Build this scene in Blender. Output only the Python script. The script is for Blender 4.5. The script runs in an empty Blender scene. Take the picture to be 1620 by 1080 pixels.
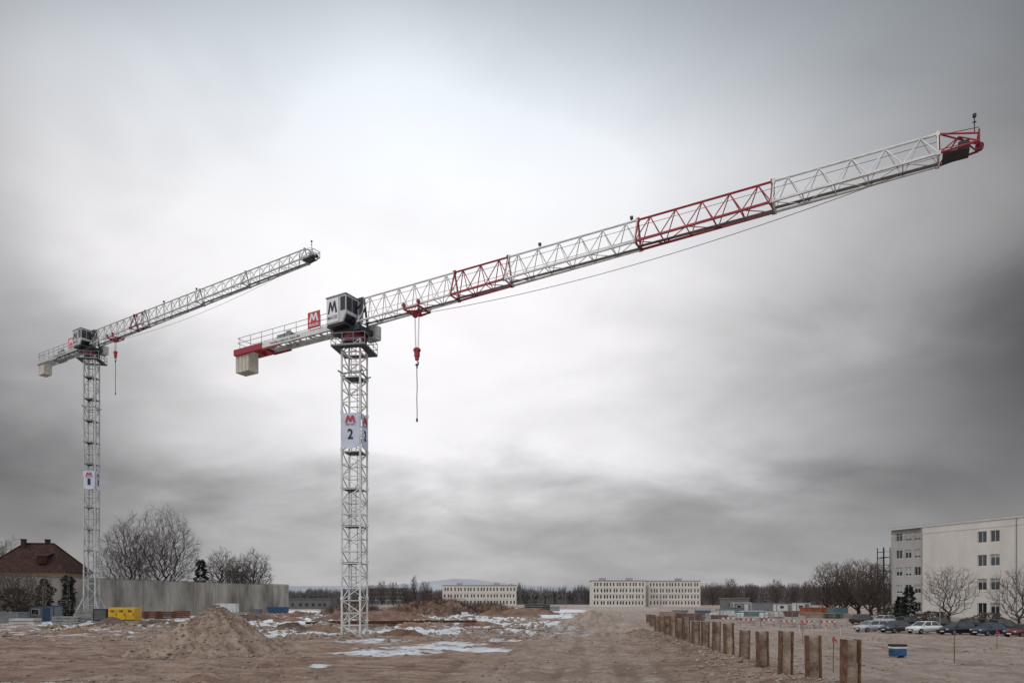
import bpy, bmesh, math, random
import numpy as np
from mathutils import Vector, Matrix, noise
scene=bpy.context.scene; col=scene.collection
PI=math.pi; V=Vector; rad=math.radians
F=1080.0; HC=3.0; HY=950.0
def S(x,a,b):
    t=max(0.0,min(1.0,(x-a)/(b-a))); return t*t*(3-2*t)
def X(px,D): return (px-810.0)*D/F
# ------------------------------------------------------------------ terrain height
def messh(x,y):
    m=S(y,58,68)*(1-S(y,120,165))*S(x,-56,-46)*(1-S(x,-3,6))
    m=max(m,.45*S(y,46,56)*(1-S(y,120,165))*S(x,-50,-40)*(1-S(x,-16,-10)))
    if m<=0: return 0.0
    a=noise.noise(V((x*.16,y*.13,9)))
    h=.9*max(0,a)+.5*max(0,noise.noise(V((x*.45,y*.38,5))))+.30*noise.noise(V((x*1.2,y*1.1,7)))*S(a,-.25,.1)
    return m*h
# wheel tracks: pairs of wheel lines 1.9 m apart
def _roadx(off,wob): return lambda y:(-.8+.114*y+off+wob*math.sin(y*.045+off))
ROADS=[_roadx(-4.2,.6),_roadx(-1.4,.5),_roadx(1.2,.7),_roadx(3.4,.4),_roadx(6.2,1.2)]
SWEEPS=[lambda x:26.5+.016*(x-3)**2,lambda x:29.5+.011*(x-6)**2,lambda x:33.5-.10*x+.004*x*x,lambda x:44-.12*x+.006*x*x,lambda x:51+.05*x+.004*(x+10)**2]
def track(x,y):
    t=0.0
    if y<14 or y>200: return 0.0
    for f in ROADS:
        d=abs(x-f(y))
        if d<2.2: t=max(t,1-S(abs(d-.95),.10,.34))
    if x<12 and y<75:
        for f in SWEEPS:
            sl=(f(x+.5)-f(x-.5)); d=abs(y-f(x))/math.sqrt(1+sl*sl)
            if d<2.2: t=max(t,.9*(1-S(abs(d-.95),.12,.38))*(1-S(x,5,12)))
    if t>0: t*=max(0,min(1,.5+1.4*noise.noise(V((x*.3,y*.18,17)))))
    return t
def gz(x,y):
    z=-0.7*S(x,20,34)*S(y,48,68)*(1-S(y,88,104))
    if y<260:
        near=1-S(y,150,260)
        z+=near*0.10*noise.noise(V((x*.5,y*.5,0)))
        z+=near*0.07*noise.noise(V((x*1.7,y*1.7,3)))
        z+=messh(x,y)
        c=x-(-0.8+0.114*y)
        if abs(c)<7:
            w=math.sin(c*3.1+noise.noise(V((0,y*.08,1)))*2)
            z+=near*0.04*w*(1-abs(c)/7)
        if x<6:
            q=y+0.10*x+0.006*x*x+noise.noise(V((x*.07,2,0)))*1.2
            z+=near*0.06*math.sin(q*2.6)*(.3+1.0*abs(noise.noise(V((x*.1,y*.3,8)))))*(1-S(y,38,54))*(1-S(x,0,6))
            z+=.10*max(0,noise.noise(V((x*.9,y*1.6,31))))*(1-S(y,50,60))
        b=x-(10.4+0.0735*(y-21))
        if -5<b<2.5:
            z+=0.36*(1-S(abs(b+1.0),0,2.6))*S(y,14,24)*(0.55+0.9*noise.noise(V((x*.45,y*.3,4))))*(1-S(y,75,95))
        z-=.085*track(x,y)
    return z
# ------------------------------------------------------------------ mesh builder
class MB:
    def __init__(s): s.v=[];s.f=[];s.mi=[];s.m=0
    def add(s,vs,fs):
        o=len(s.v); s.v.extend(tuple(v) for v in vs)
        s.f.extend(tuple(i+o for i in f) for f in fs); s.mi.extend([s.m]*len(fs))
    def box(s,c,d,ex=None,ey=None,ez=None):
        ex=ex or V((1,0,0)); ey=ey or V((0,1,0)); ez=ez or V((0,0,1)); c=V(c)
        vs=[c+ex*(d[0]/2*i)+ey*(d[1]/2*j)+ez*(d[2]/2*k) for k in(-1,1) for j in(-1,1) for i in(-1,1)]
        s.add(vs,[(0,2,3,1),(4,5,7,6),(0,1,5,4),(2,6,7,3),(0,4,6,2),(1,3,7,5)])
    def bar(s,a,b,w,h=None):
        a=V(a);b=V(b);d=(b-a);L=d.length
        if L<1e-5:return
        d/=L; up=V((0,0,1)) if abs(d.z)<.95 else V((1,0,0))
        e1=d.cross(up).normalized(); e2=e1.cross(d)
        s.box((a+b)/2,(L,w,h or w),d,e1,e2)
    def tube(s,a,b,r,n=6,r2=None,cap=True):
        a=V(a);b=V(b);d=(b-a);L=d.length
        if L<1e-5:return
        d/=L; up=V((0,0,1)) if abs(d.z)<.95 else V((1,0,0))
        e1=d.cross(up).normalized(); e2=e1.cross(d); r2=r if r2 is None else r2
        vs=[]
        for c,rr in((a,r),(b,r2)):
            for i in range(n):
                t=2*PI*i/n; vs.append(c+e1*(rr*math.cos(t))+e2*(rr*math.sin(t)))
        fs=[(i,(i+1)%n,n+(i+1)%n,n+i) for i in range(n)]
        if cap: fs+= [tuple(range(n))[::-1],tuple(range(n,2*n))]
        s.add(vs,fs)
    def path(s,pts,r,n=5):
        for a,b in zip(pts,pts[1:]): s.tube(a,b,r,n)
    def build(s,name,mats,parent=None,smooth=False,bevel=0):
        me=bpy.data.meshes.new(name); me.from_pydata(s.v,[],s.f)
        if not isinstance(mats,(list,tuple)): mats=[mats]
        for m in mats: me.materials.append(m)
        me.polygons.foreach_set('material_index',s.mi)
        if smooth: me.polygons.foreach_set('use_smooth',[True]*len(me.polygons))
        me.update()
        o=bpy.data.objects.new(name,me); col.objects.link(o)
        if parent: o.parent=parent
        if bevel:
            b=o.modifiers.new('b','BEVEL'); b.width=bevel; b.segments=2; b.limit_method='ANGLE'
        return o
def tag(o,label,cat,group=None,kind=None):
    o['label']=label; o['category']=cat
    if group:o['group']=group
    if kind:o['kind']=kind
    return o
def thing(name,label,cat,loc=(0,0,0),rz=0,group=None):
    o=bpy.data.objects.new(name,None); col.objects.link(o); o.location=loc; o.rotation_euler=(0,0,rz)
    o.empty_display_size=.3
    return tag(o,label,cat,group)
def dup(root,loc,rz,label,group=None,scale=None):
    r=root.copy(); col.objects.link(r); r.location=loc; r.rotation_euler=(0,0,rz); r['label']=label
    if group:r['group']=group
    if scale:r.scale=scale
    for ch in list(root.children):
        c=ch.copy(); col.objects.link(c); c.parent=r
        for g in ch.children:
            d=g.copy(); col.objects.link(d); d.parent=c
    return r
# ------------------------------------------------------------------ materials
def M(name,c,rough=.7,metal=0,var=.2,scale=1.5,bump=0,c2=None,spec=.3,bscale=None,stretch=None):
    m=bpy.data.materials.new(name); m.use_nodes=True; nt=m.node_tree; N=nt.nodes; L=nt.links
    b=N['Principled BSDF']; b.inputs['Roughness'].default_value=rough; b.inputs['Metallic'].default_value=metal
    b.inputs['Specular IOR Level'].default_value=spec
    g=N.new('ShaderNodeNewGeometry'); src=g.outputs['Position']
    if stretch:
        mp=N.new('ShaderNodeMapping'); mp.inputs['Scale'].default_value=stretch; L.new(src,mp.inputs[0]); src=mp.outputs[0]
    n=N.new('ShaderNodeTexNoise'); n.inputs['Scale'].default_value=scale; n.inputs['Detail'].default_value=7; n.inputs['Roughness'].default_value=.65
    L.new(src,n.inputs['Vector'])
    r=N.new('ShaderNodeMapRange'); r.inputs[1].default_value=.3; r.inputs[2].default_value=.7; L.new(n.outputs[0],r.inputs[0])
    mx=N.new('ShaderNodeMix'); mx.data_type='RGBA'
    c2=c2 or tuple(min(1,k*(1+var)) for k in c)
    mx.inputs[6].default_value=(*[k*(1-var) for k in c],1); mx.inputs[7].default_value=(*c2,1)
    L.new(r.outputs[0],mx.inputs[0]); L.new(mx.outputs[2],b.inputs['Base Color'])
    if bump:
        n2=N.new('ShaderNodeTexNoise'); n2.inputs['Scale'].default_value=bscale or scale*6; n2.inputs['Detail'].default_value=6
        L.new(src,n2.inputs['Vector'])
        bp=N.new('ShaderNodeBump'); bp.inputs['Strength'].default_value=bump; bp.inputs['Distance'].default_value=.1
        L.new(n2.outputs[0],bp.inputs['Height']); L.new(bp.outputs[0],b.inputs['Normal'])
    return m
def glass(name,c=(.02,.025,.03),rough=.08):
    m=M(name,c,rough,0,.3,.4,spec=.6); return m
mWhite=M('crane_white_paint',(.56,.57,.56),.45,0,.2,1.6)
mOld=M('crane_grey_white_paint',(.38,.39,.39),.5,0,.2,1.2)
mCab=M('cab_light_grey_paint',(.42,.43,.445),.4,.1,.15,1.2)
mRed=M('crane_red_paint',(.26,.016,.026),.45,0,.2,2)
mDkRed=M('dark_red_paint',(.12,.012,.018),.5,0,.25,2)
mDark=M('dark_steel',(.035,.037,.04),.5,.3,.3,3)
mGrey=M('grey_steel',(.20,.21,.215),.45,.4,.2,2)
mRope=M('steel_rope',(.05,.05,.055),.5,.5,.1,4)
mGlass=glass('dark_glass')
mCabGlass=M('cab_glass',(.014,.017,.022),.15,0,.3,.4,spec=.4)
mSignWhite=M('sign_white',(.62,.62,.63),.5,0,.06,2)
mSignRed=M('sign_red',(.42,.03,.04),.5,0,.06,2)
mInk=M('sign_ink',(.02,.022,.03),.6,0,.05,2)
mBanner=M('banner_cloth',(.50,.535,.63),.8,0,.12,1.2,.2)
mConc=M('pale_concrete',(.40,.38,.35),.85,0,.2,1.2,.2)
mConcD=M('grey_concrete',(.19,.185,.175),.85,0,.3,1.2,.2)
mConcBeige=M('counterweight_concrete',(.44,.41,.36),.8,0,.15,1.5,.1)
mRust=M('rusted_steel',(.085,.044,.028),.85,.1,.45,4,.4,c2=(.22,.12,.072))
mRustTan=M('clay_smeared_steel',(.20,.135,.095),.9,0,.5,2.2,.5,c2=(.44,.34,.26))
mBark=M('winter_bark',(.055,.046,.041),.9,0,.3,1)
mTwig=M('winter_twigs',(.075,.064,.058),.9,0,.3,.3)
mTwigBr=M('brown_twigs',(.085,.062,.052),.9,0,.35,.25)
mNeedle=M('dark_needles',(.016,.022,.016),.9,0,.4,.8)
mIvy=M('ivy_leaves',(.022,.026,.018),.8,0,.5,1.5)
mFarHazed=M('far_wood_hazed',(.085,.082,.088),1,0,.3,.03,c2=(.135,.12,.115))  # distance haze mixed into the base colour of the wood
# ------------------------------------------------------------------ text / mark helpers
_tc={}
def txt(s):
    if s in _tc:return _tc[s]
    cu=bpy.data.curves.new('t','FONT'); cu.body=s; cu.resolution_u=3; cu.offset=.018
    o=bpy.data.objects.new('t',cu); col.objects.link(o)
    dg=bpy.context.evaluated_depsgraph_get(); dg.update()
    me=bpy.data.meshes.new_from_object(o.evaluated_get(dg))
    vs=[(v.co.x,v.co.y) for v in me.vertices]; fs=[tuple(p.vertices) for p in me.polygons]
    bpy.data.objects.remove(o); bpy.data.curves.remove(cu); bpy.data.meshes.remove(me)
    x0=min(v[0] for v in vs);x1=max(v[0] for v in vs);y0=min(v[1] for v in vs);y1=max(v[1] for v in vs)
    vs=[((a-(x0+x1)/2)/(x1-x0),(b-(y0+y1)/2)/(y1-y0)) for a,b in vs]
    _tc[s]=(vs,fs); return _tc[s]
def put_text(mb,s,O,ex,ez,w,h):
    vs,fs=txt(s); mb.add([O+ex*(a*w)+ez*(b*h) for a,b in vs],fs)
def put_mark(mb,O,ex,ez,w,h):
    p=[(0,0),(.20,1),(.36,1),(.5,.52),(.64,1),(.80,1),(1,0),(.82,0),(.70,.62),(.565,.14),(.435,.14),(.30,.62),(.18,0)]
    mb.add([O+ex*((x-.5)*w)+ez*((y-.5)*h) for x,y in p],[tuple(range(13))])
UP=V((0,0,1))
# ------------------------------------------------------------------ tower cranes
def crane(px,D,label,num,zb0,u2,secs,ttro,zhook,zchain,base,chain_label,mW,a,yawd,zban,hban,mC):
    loc=V((X(px,D),D,0))
    T=thing('tower_crane',label,'crane',loc,0,'tower cranes on the building site')
    u=V((u2[0],u2[1],0)).normalized(); n=V((-u.y,u.x,0)); 
    J=lambda t,s,z: u*t+n*s+V((0,0,z))
    yaw=rad(yawd); ca,sa=math.cos(yaw),math.sin(yaw)
    rot=lambda x,y,z: V((x*ca-y*sa,x*sa+y*ca,z))
    cor=[(-a,-a),(a,-a),(a,a),(-a,a)]
    zt=zb0+2.1; ztop=zb0-1.35; z0=base
    ns=round((ztop-z0)/3.08); hs=(ztop-z0)/ns
    for k in range(ns):
        b=MB(); q0=z0+k*hs; q1=q0+hs
        for c in cor: b.bar(rot(*c,q0),rot(*c,q1),.14)
        for c in cor: b.box(rot(*c,q0+.14),(.2,.2,.26),rot(1,0,0),rot(0,1,0))
        nbay=3 if num=='2' else 2
        for j in range(nbay):
            h0=q0+j*hs/nbay; h1=h0+hs/nbay
            for i in range(4):
                p,q=cor[i],cor[(i+1)%4]
                b.bar(rot(*p,h1-.04),rot(*q,h1-.04),.07)
                if (i+j+k*nbay)%2: b.bar(rot(*p,h0),rot(*q,h1),.065)
                else: b.bar(rot(*q,h0),rot(*p,h1),.065)
        s=b.build('mast_section',mW,T)
        l=MB(); lx=-.25 if k%2 else .25
        for d in(-.2,.2): l.bar(rot(lx+d,.45,q0),rot(lx+d,.45,q1),.045)
        for r in range(int(hs/.3)): l.bar(rot(lx-.2,.45,q0+r*.3+.15),rot(lx+.2,.45,q0+r*.3+.15),.03)
        l.build('ladder',mGrey,s)
        if k>0:
            l=MB(); l.box(rot(-.12,0,q0+.02),(1.25,1.4,.07),rot(1,0,0),rot(0,1,0))
            l.bar(rot(-.7,-.72,q0-.06),rot(.72,-.72,q0-.06),.06,.12); l.bar(rot(.72,-.72,q0-.06),rot(.72,.72,q0-.06),.06,.12)
            l.build('rest_platform',mDark,s)
    b=MB(); zz=ztop-2.0-(0.8 if num=='2' else 5.3)
    for c in cor: b.bar(rot(c[0]*.9,c[1]*.9,zz),rot(c[0]*1.3,c[1]*1.3,zz+.18),.1)
    for i in range(4): b.bar(rot(*[k*1.08 for k in cor[i]],zz),rot(*[k*1.08 for k in cor[(i+1)%4]],zz),.1)
    b.build('mast_bracket',mGrey,T)
    # service platform round the mast head
    b=MB(); zp=ztop-.75; e=1.45
    for i,(x0,y0,wx,wy) in enumerate([(0,-1.17,2.9,.55),(0,1.17,2.9,.55),(-1.17,0,.55,1.76),(1.17,0,.55,1.76)]):
        b.box(rot(x0,y0,zp),(wx,wy,.07),rot(1,0,0),rot(0,1,0))
    pl=b.build('service_platform',mDark,T)
    b=MB(); rc=[(-e,-e),(e,-e),(e,e),(-e,e)]
    for i in range(4):
        p,q=rc[i],rc[(i+1)%4]
        for hh in(.55,1.05): b.bar(rot(*p,zp+hh),rot(*q,zp+hh),.045)
        b.bar(rot(*p,zp+.1),rot(*q,zp+.1),.03,.12)
        for f in(0,.33,.66): b.bar(rot(p[0]+(q[0]-p[0])*f,p[1]+(q[1]-p[1])*f,zp),rot(p[0]+(q[0]-p[0])*f,p[1]+(q[1]-p[1])*f,zp+1.05),.045)
    b.build('railing',mGrey,pl)
    b=MB(); b.tube((0,0,ztop-.02),(0,0,ztop+.28),1.02,24); b.tube((0,0,ztop+.28),(0,0,ztop+.55),.9,24)
    b.build('slewing_ring',mDkRed,T)
    b=MB()
    b.box(J(-.1,0,ztop+.75),(2.9,1.9,.40),u,n)
    for s_ in(-1,1):
        b.bar(J(-1.2,s_*.7,ztop+.9),J(-1.2,s_*.7,zt-.3),.2); b.bar(J(.95,s_*.6,ztop+.9),J(.95,s_*.1,zt),.16)
        b.bar(J(-1.2,s_*.7,zt-.3),J(.95,s_*.1,zt),.14); b.bar(J(-1.2,s_*.7,ztop+.9),J(.95,s_*.3,zt-.6),.12)
    b.build('turntable',mDark,T)
    b=MB(); b.box(J(1.0,1.15,ztop+.9),(1.2,.7,1.15),u,n); b.box(J(1.62,1.15,ztop+.95),(.04,.5,.8),u,n)
    b.build('control_cabinet',mC,T,bevel=.02)
    # cab: a plain box with the front lower edge cut back
    c0,c1,s0,s1,k0,k1=-1.45,.66,-1.75,.35,zb0-.25,zb0+1.9
    b=MB()
    prof=[(c0,k0),(c1-.38,k0),(c1,k0+.7),(c1,k1),(c0,k1)]
    m=len(prof); vs=[J(t,s0,z) for t,z in prof]+[J(t,s1,z) for t,z in prof]
    b.add(vs,[tuple(range(m)),tuple(range(m,2*m))[::-1]]+[(i,m+i,m+(i+1)%m,(i+1)%m) for i in range(m)])
    cab=b.build('cab',mC,T)
    b=MB(); b.box(J((c0+c1)/2,(s0+s1)/2,k1+.05),(c1-c0+.12,s1-s0+.12,.09),u,n); b.build('cab_roof',mGrey,cab)
    b=MB(); g=.015; sm_=s0+1.36; zl,zh_=k0+.9,k1-.14
    for sa_,sb_ in((s0+.09,s0+.70),(s0+.76,sm_)):
        b.add([J(c1+g,sa_,zl),J(c1+g,sb_,zl),J(c1+g,sb_,zh_),J(c1+g,sa_,zh_)],[(0,1,2,3)])
    b.build('front_window',mCabGlass,cab)
    b=MB(); b.add([J(c1-.07,s0-g,zl),J(c1-.07,s0-g,zh_),J(c1-.58,s0-g,zh_),J(c1-.58,s0-g,zl)],[(0,1,2,3)])
    b.build('side_window',mCabGlass,cab)
    b=MB(); b.add([J(c1-.36+g,s0+.15,k0+.04),J(c1-.36+g,sm_,k0+.04),J(c1-.05+g,sm_,k0+.62),J(c1-.05+g,s0+.15,k0+.62)],[(0,1,2,3)]); b.build('foot_window',mCabGlass,cab)
    b=MB(); b.box(J(c0+.70,s0-.03,k0+1.07),(1.3,.04,1.95),u,n); b.build('sign_panel',mSignWhite if num=='2' else mC,cab)
    b=MB(); so=J(c0+.70,s0-.056,k0+1.07)
    put_mark(b,so+UP*.24,u,UP,1.06,.98); put_text(b,'MAUSS',so-UP*.58,u,UP,1.06,.30); b.build('lettering',mInk,cab)
    b=MB(); b.box(J((c0+c1)/2-.1,(s0+s1)/2,k0-.1),(1.75,1.9,.16),u,n)
    for t in(c0,c1-.3): b.bar(J(t,s0+.1,k0-.1),J(t,.2,k0-.1),.14)
    b.build('cab_floor',mDark,cab)
    # counter jib
    b=MB(); zc=zb0+.06
    for s_ in(-.7,.7):
        b.box(J(-5.6,s_,zc),(9.4,.14,.48),u,n)
    for i in range(8): b.bar(J(-1.2-i*1.25,-.7,zc-.1),J(-1.2-i*1.25,.7,zc-.1),.12)
    for i in range(7): b.bar(J(-1.2-i*1.25,-.7 if i%2 else .7,zc-.1),J(-2.45-i*1.25,.7 if i%2 else -.7,zc-.1),.08)
    cj=b.build('counter_jib',mWhite if num=='2' else mC,T)
    b=MB(); b.box(J(-5.9,0,zc+.28),(9.6,.8,.05),u,n); b.build('walkway',mDark,cj)
    b=MB()
    for s_ in(-.82,.82):
        for hh in(.5,.95): b.bar(J(-1.4,s_,zc+.25+hh),J(-13.5,s_,zc+.25+hh),.03)
        for i in range(9): b.bar(J(-1.6-i*1.45,s_,zc+.2),J(-1.6-i*1.45,s_,zc+1.2),.03)
    for hh in(.5,.95): b.bar(J(-13.5,-.82,zc+.25+hh),J(-13.5,.82,zc+.25+hh),.03)
    b.build('railing',mDark,cj)
    b=MB(); put_text(b,'www.mauss-bau.de',J(-7.4,-.775,zc),u,UP,3.7,.27); b.build('lettering',mInk,cj)
    b=MB()
    for s_ in(-.7,.7): b.box(J(-12.2,s_,zc-.02),(3.8,.2,.54),u,n)
    for t in(-10.4,-11.6,-14.0): b.box(J(t,0,zc-.02),(.2,1.2,.48),u,n)
    for s_ in(-.7,.7):
        b.box(J(-9.3,s_,zc-.32),(2.2,.12,.12),u,n)
    b.build('counter_jib_end',mRed if num=='2' else mW,T)
    for i in range(4):
        b=MB(); b.box(J(-12.55-i*.45,0,zc-.9),(.42,1.15,1.85),u,n); b.box(J(-12.55-i*.45,0,zc+.1),(.3,.9,.14),u,n)
        b.build('counterweight_block',mConcBeige,T,bevel=.04)
    b=MB(); b.box(J(-8.4,.1,zc+.6),(1.2,.7,.5),u,n); b.tube(J(-7.3,-.4,zc+.6),J(-7.3,.45,zc+.6),.26,14)
    b.box(J(-7.3,-.45,zc+.58),(.6,.06,.6),u,n); b.box(J(-7.3,.5,zc+.58),(.6,.06,.6),u,n)
    b.build('hoist_winch',mGrey,T,bevel=.03)
    # sign on the counter jib rail
    b=MB(); b.box(J(-3.75,-.9,zc+.95),(1.4,.05,1.35),u,n); sg=b.build('sign_board',mSignRed,T)
    b=MB(); so=J(-3.75,-.931,zc+.95); put_mark(b,so+UP*.18,u,UP,1.12,.72); put_text(b,'MAUSS',so-UP*.43,u,UP,1.1,.24); b.build('lettering',mSignWhite,sg)
    # jib
    zb=lambda t: zb0+.0175*t
    W=.62
    for (t0,t1,mm) in secs:
        b=MB(); nb=max(2,round((t1-t0)/1.62)); dt=(t1-t0)/nb
        b.tube(J(t0,0,zt),J(t1,0,zt),.07,8)
        for s_ in(-W,W): b.bar(J(t0,s_,zb(t0)),J(t1,s_,zb(t1)),.12)
        for i in range(nb):
            ta=t0+i*dt; tb=ta+dt; tm=(ta+tb)/2
            for s_ in(-W,W):
                b.tube(J(ta,s_,zb(ta)),J(tm,0,zt),.036,5); b.tube(J(tm,0,zt),J(tb,s_,zb(tb)),.036,5)
            b.tube(J(ta,-W,zb(ta)),J(ta,W,zb(ta)),.035,5)
            d=W if i%2 else -W; b.tube(J(ta,d,zb(ta)),J(tb,-d,zb(tb)),.03,5)
        for t in(t0+.04,t1-.04):
            for s_ in(-W,W): b.tube(J(t,s_,zb(t)),J(t,0,zt),.048,6)
            b.tube(J(t,-W,zb(t)),J(t,W,zb(t)),.045,6); b.box(J(t,0,zt),(.16,.2,.26),u,n)
            for s_ in(-W,W): b.box(J(t,s_,zb(t)),(.2,.17,.2),u,n)
        js=b.build('jib_section',mm,T)
        b=MB(); b.tube(J(t0,-.25,zt-.55),J(t1,-.25,zt-.55),.018,4); b.tube(J(t0,.4,zt-1.0),J(t1,.4,zt-1.0),.018,4); b.box(J((t0+t1)/2,.32,(zb(t0)+zb(t1))/2+.02),(t1-t0,.3,.03),u,n)
        b.build('jib_walkway',mGrey,js)
    te=secs[-1][1]
    b=MB(); zE=zb(te); tq=te+1.75
    for s_ in(-W,W):
        b.tube(J(te,s_,zE),J(tq,s_*.8,zE+.15),.06,6); b.tube(J(te,0,zt),J(tq,s_*.8,zE+.55),.045,6); b.tube(J(tq,s_*.8,zE+.1),J(tq,s_*.8,zE+.75),.045,6)
        b.tube(J(te,s_,zE),J(te+.9,0,zt-.45),.04,6); b.tube(J(te+.9,0,zt-.45),J(tq,s_*.8,zE+.15),.04,6); b.tube(J(te,s_,zE),J(te,0,zt),.05,6)
        b.tube(J(te,s_*1.1,zE+.9),J(tq,s_*.95,zE+.8),.022,5); b.tube(J(te,s_*1.1,zE),J(te,s_*1.1,zE+.9),.022,5)
    b.tube(J(tq,-W*.8,zE+.15),J(tq,W*.8,zE+.15),.05,6); b.tube(J(tq,-W*.8,zE+.75),J(tq,W*.8,zE+.75),.04,6)
    tip=b.build('jib_tip',mRed if num=='2' else mW,T)
    b=MB(); b.tube(J(tq+.05,-.1,zE+.1),J(tq+.05,.1,zE+.1),.2,14); b.build('rope_sheave',mDkRed if num=='2' else mDark,tip)
    b=MB(); b.box(J(te+.75,0,zE-.02),(1.2,.95,.1),u,n); b.box(J(te+1.1,0,zE+.3),(.5,.5,.45),u,n); b.build('tip_platform',mDark,tip)
    b=MB(); b.tube(J(te+1.55,-.45,zE+.6),J(te+1.55,-.45,zE+1.5),.025,6); b.tube(J(te+1.55,-.45,zE+1.46),J(te+1.55,-.45,zE+1.62),.09,8)
    b.tube(J(te+1.47,-.45,zE+1.2),J(te+1.63,-.45,zE+1.2),.04,5); b.build('anemometer',mDark,tip)
    for t in(17.4,24.2):
        b=MB(); b.bar(J(t,0,zt+.05),J(t,0,zt+.2),.05); b.box(J(t,-.05,zt+.24),(.18,.16,.18),u,n); b.build('floodlight',mDark,T)
    # trolley, ropes, hook
    b=MB(); zz=zb(ttro)-.08
    for t in(-.7,.7):
        b.bar(J(ttro+t,-.8,zz-.12),J(ttro+t,.8,zz-.12),.1)
        for s_ in(-.76,.76): b.bar(J(ttro+t,s_,zz-.15),J(ttro+t,s_,zz+.35),.09); b.tube(J(ttro+t,s_-.08,zz+.22),J(ttro+t,s_+.08,zz+.22),.15,10)
    for s_ in(-.76,.76):
        b.bar(J(ttro-.75,s_,zz-.12),J(ttro+.75,s_,zz-.12),.1); b.bar(J(ttro-.7,s_,zz-.12),J(ttro-.2,s_*.3,zz-.5),.07); b.bar(J(ttro+.7,s_,zz-.12),J(ttro+.2,s_*.3,zz-.5),.07)
    b.bar(J(ttro-.7,-.5,zz-.12),J(ttro+.7,.5,zz-.12),.08); b.bar(J(ttro-.7,.5,zz-.12),J(ttro+.7,-.5,zz-.12),.08)
    for t in(-.2,.2): b.tube(J(ttro+t,-.1,zz-.4),J(ttro+t,.1,zz-.4),.2,12)
    b.build('trolley',mRed,T)
    b=MB()
    for t in(-.2,.2):
        for s_ in(-.05,.05): b.tube(J(ttro+t,s_,zz-.4),J(ttro+t*.6,s_,zhook+.85),.014,4)
    N=24; t0=ttro+.8; t1=te-1.0
    b.path([J(t0+(t1-t0)*i/N,.1,(zb0-.35)+(zb(t1)-.1-zb0+.35)*i/N-1.15*4*(i/N)*(1-i/N)*.75) for i in range(N+1)],.02,4)
    b.build('hoist_rope',mRope,T)
    b=MB(); c=J(ttro,0,zhook)
    b.box(c+UP*.5,(.38,.28,.6),u,n); b.box(c+UP*.08,(.26,.24,.28),u,n)
    for t in(-.09,.09): b.tube(c+u*t-n*.16+UP*.74,c+u*t+n*.16+UP*.74,.18,14)
    hb=b.build('hook_block',mRed,T,bevel=.03)
    b=MB(); pts=[c+UP*-.1+u*(.14*math.cos(q)) +UP*(.16*math.sin(q)-.22) for q in [PI/2-i*PI/7 for i in range(11)]]
    b.path(pts,.05,6); b.build('hook',mDark,hb)
    # the hanging sling is a thing of its own
    zlo=zchain; zhi=zhook-.42; SL=thing('lifting_sling',chain_label,'sling',(loc.x+c.x,loc.y+c.y,zlo),0,'slings hanging from the crane hooks')
    ch=MB(); ch.path([(.012*math.sin(i*.9),.01*math.cos(i),zz_) for i,zz_ in enumerate([.2+(zhi-zlo-.2)*q/14 for q in range(15)])],.034,6); ch.build('rope',mDark,SL)
    ch=MB(); ch.tube((0,0,0),(0,0,.26),.075,8); ch.build('end_weight',mDark,SL)
    ch=MB(); ch.tube((0,0,zhi-zlo-.25),(0,0,zhi-zlo+.1),.06,8); ch.build('top_shackle',mDark,SL)
    # banner on two faces
    def bann(N_,Xd,w):
        b=MB(); O=N_*(a+.11)+UP*zban; nx,nz=8,10
        vs=[];fs=[]
        for j in range(nz+1):
            for i in range(nx+1):
                fx=i/nx-.5; fz=j/nz-.5
                sag=.16*(1-abs(fx)*2) if j==0 else 0
                vs.append(O+Xd*(fx*w)+UP*(fz*hban-sag)+N_*(.03*noise.noise(V((fx*5,fz*6,w)))))
        for j in range(nz):
            for i in range(nx):
                q=j*(nx+1)+i; fs.append((q,q+1,q+nx+2,q+nx+1))
        b.add(vs,fs); bn=b.build('banner',mBanner,T,smooth=True)
        O=O+N_*.045; k=hban/2.8
        b=MB(); put_mark(b,O+N_*.008+UP*(.88*k),Xd,UP,w*.62,.62*k); b.build('mark',mSignRed,bn)
        b=MB(); put_text(b,'MAUSS',O+UP*(.45*k),Xd,UP,w*.5,.11*k); put_text(b,num,O-UP*(.33*k),Xd,UP,.48 if num=='2' else .36,(.84 if num=='2' else 1.02)*k); b.build('lettering',mInk,bn)
    bw=a*2-.1 if num=='2' else a*2-.02
    bann(rot(0,-1,0),rot(1,0,0),bw); bann(rot(1,0,0),rot(0,1,0),bw-.04)
    # foundation
    if base>0.5:
        b=MB()
        for q in(45,135): 
            d=V((math.cos(rad(q)+yaw),math.sin(rad(q)+yaw),0)); b.box(UP*.45,(5.2,.36,.4),d,V((-d.y,d.x,0)))
            for s_ in(-1,1):
                b.bar(d*(s_*2.4)+UP*.5,d*(s_*1.08)+UP*3.4,.13); b.box(d*(s_*2.4)+UP*.15,(.6,.6,.3))
        b.build('undercarriage',mW,T)
        for sx in(-1,1):
            for j in range(2):
                b=MB(); b.box(rot(0,sx*1.6,.98+j*.55),(2.6,.8,.5),rot(1,0,0),rot(0,1,0)); b.build('ballast_block',mConcD,T,bevel=.04)
    else:
        for c in cor:
            b=MB(); b.box(rot(c[0],c[1],.02),(.5,.5,.2),rot(1,0,0),rot(0,1,0)); b.box(rot(c[0],c[1],.25),(.26,.26,.4),rot(1,0,0),rot(0,1,0)); b.build('foot',mConc,T)
    return T
crane(561,57,'nearer white and red tower crane with a banner numbered 2 on its mast','2',25.9,(.87,-.493),
      [(.9,10.07,mWhite),(10.07,14.8,mRed),(14.8,24.6,mWhite),(24.6,33.0,mRed),(33.0,41.4,mWhite)],6.5,22.0,17.1,0.0,
      'thin dark sling hanging below the red hook of the crane numbered 2',mWhite,.79,-9,17.05,2.8,mCab)
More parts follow.
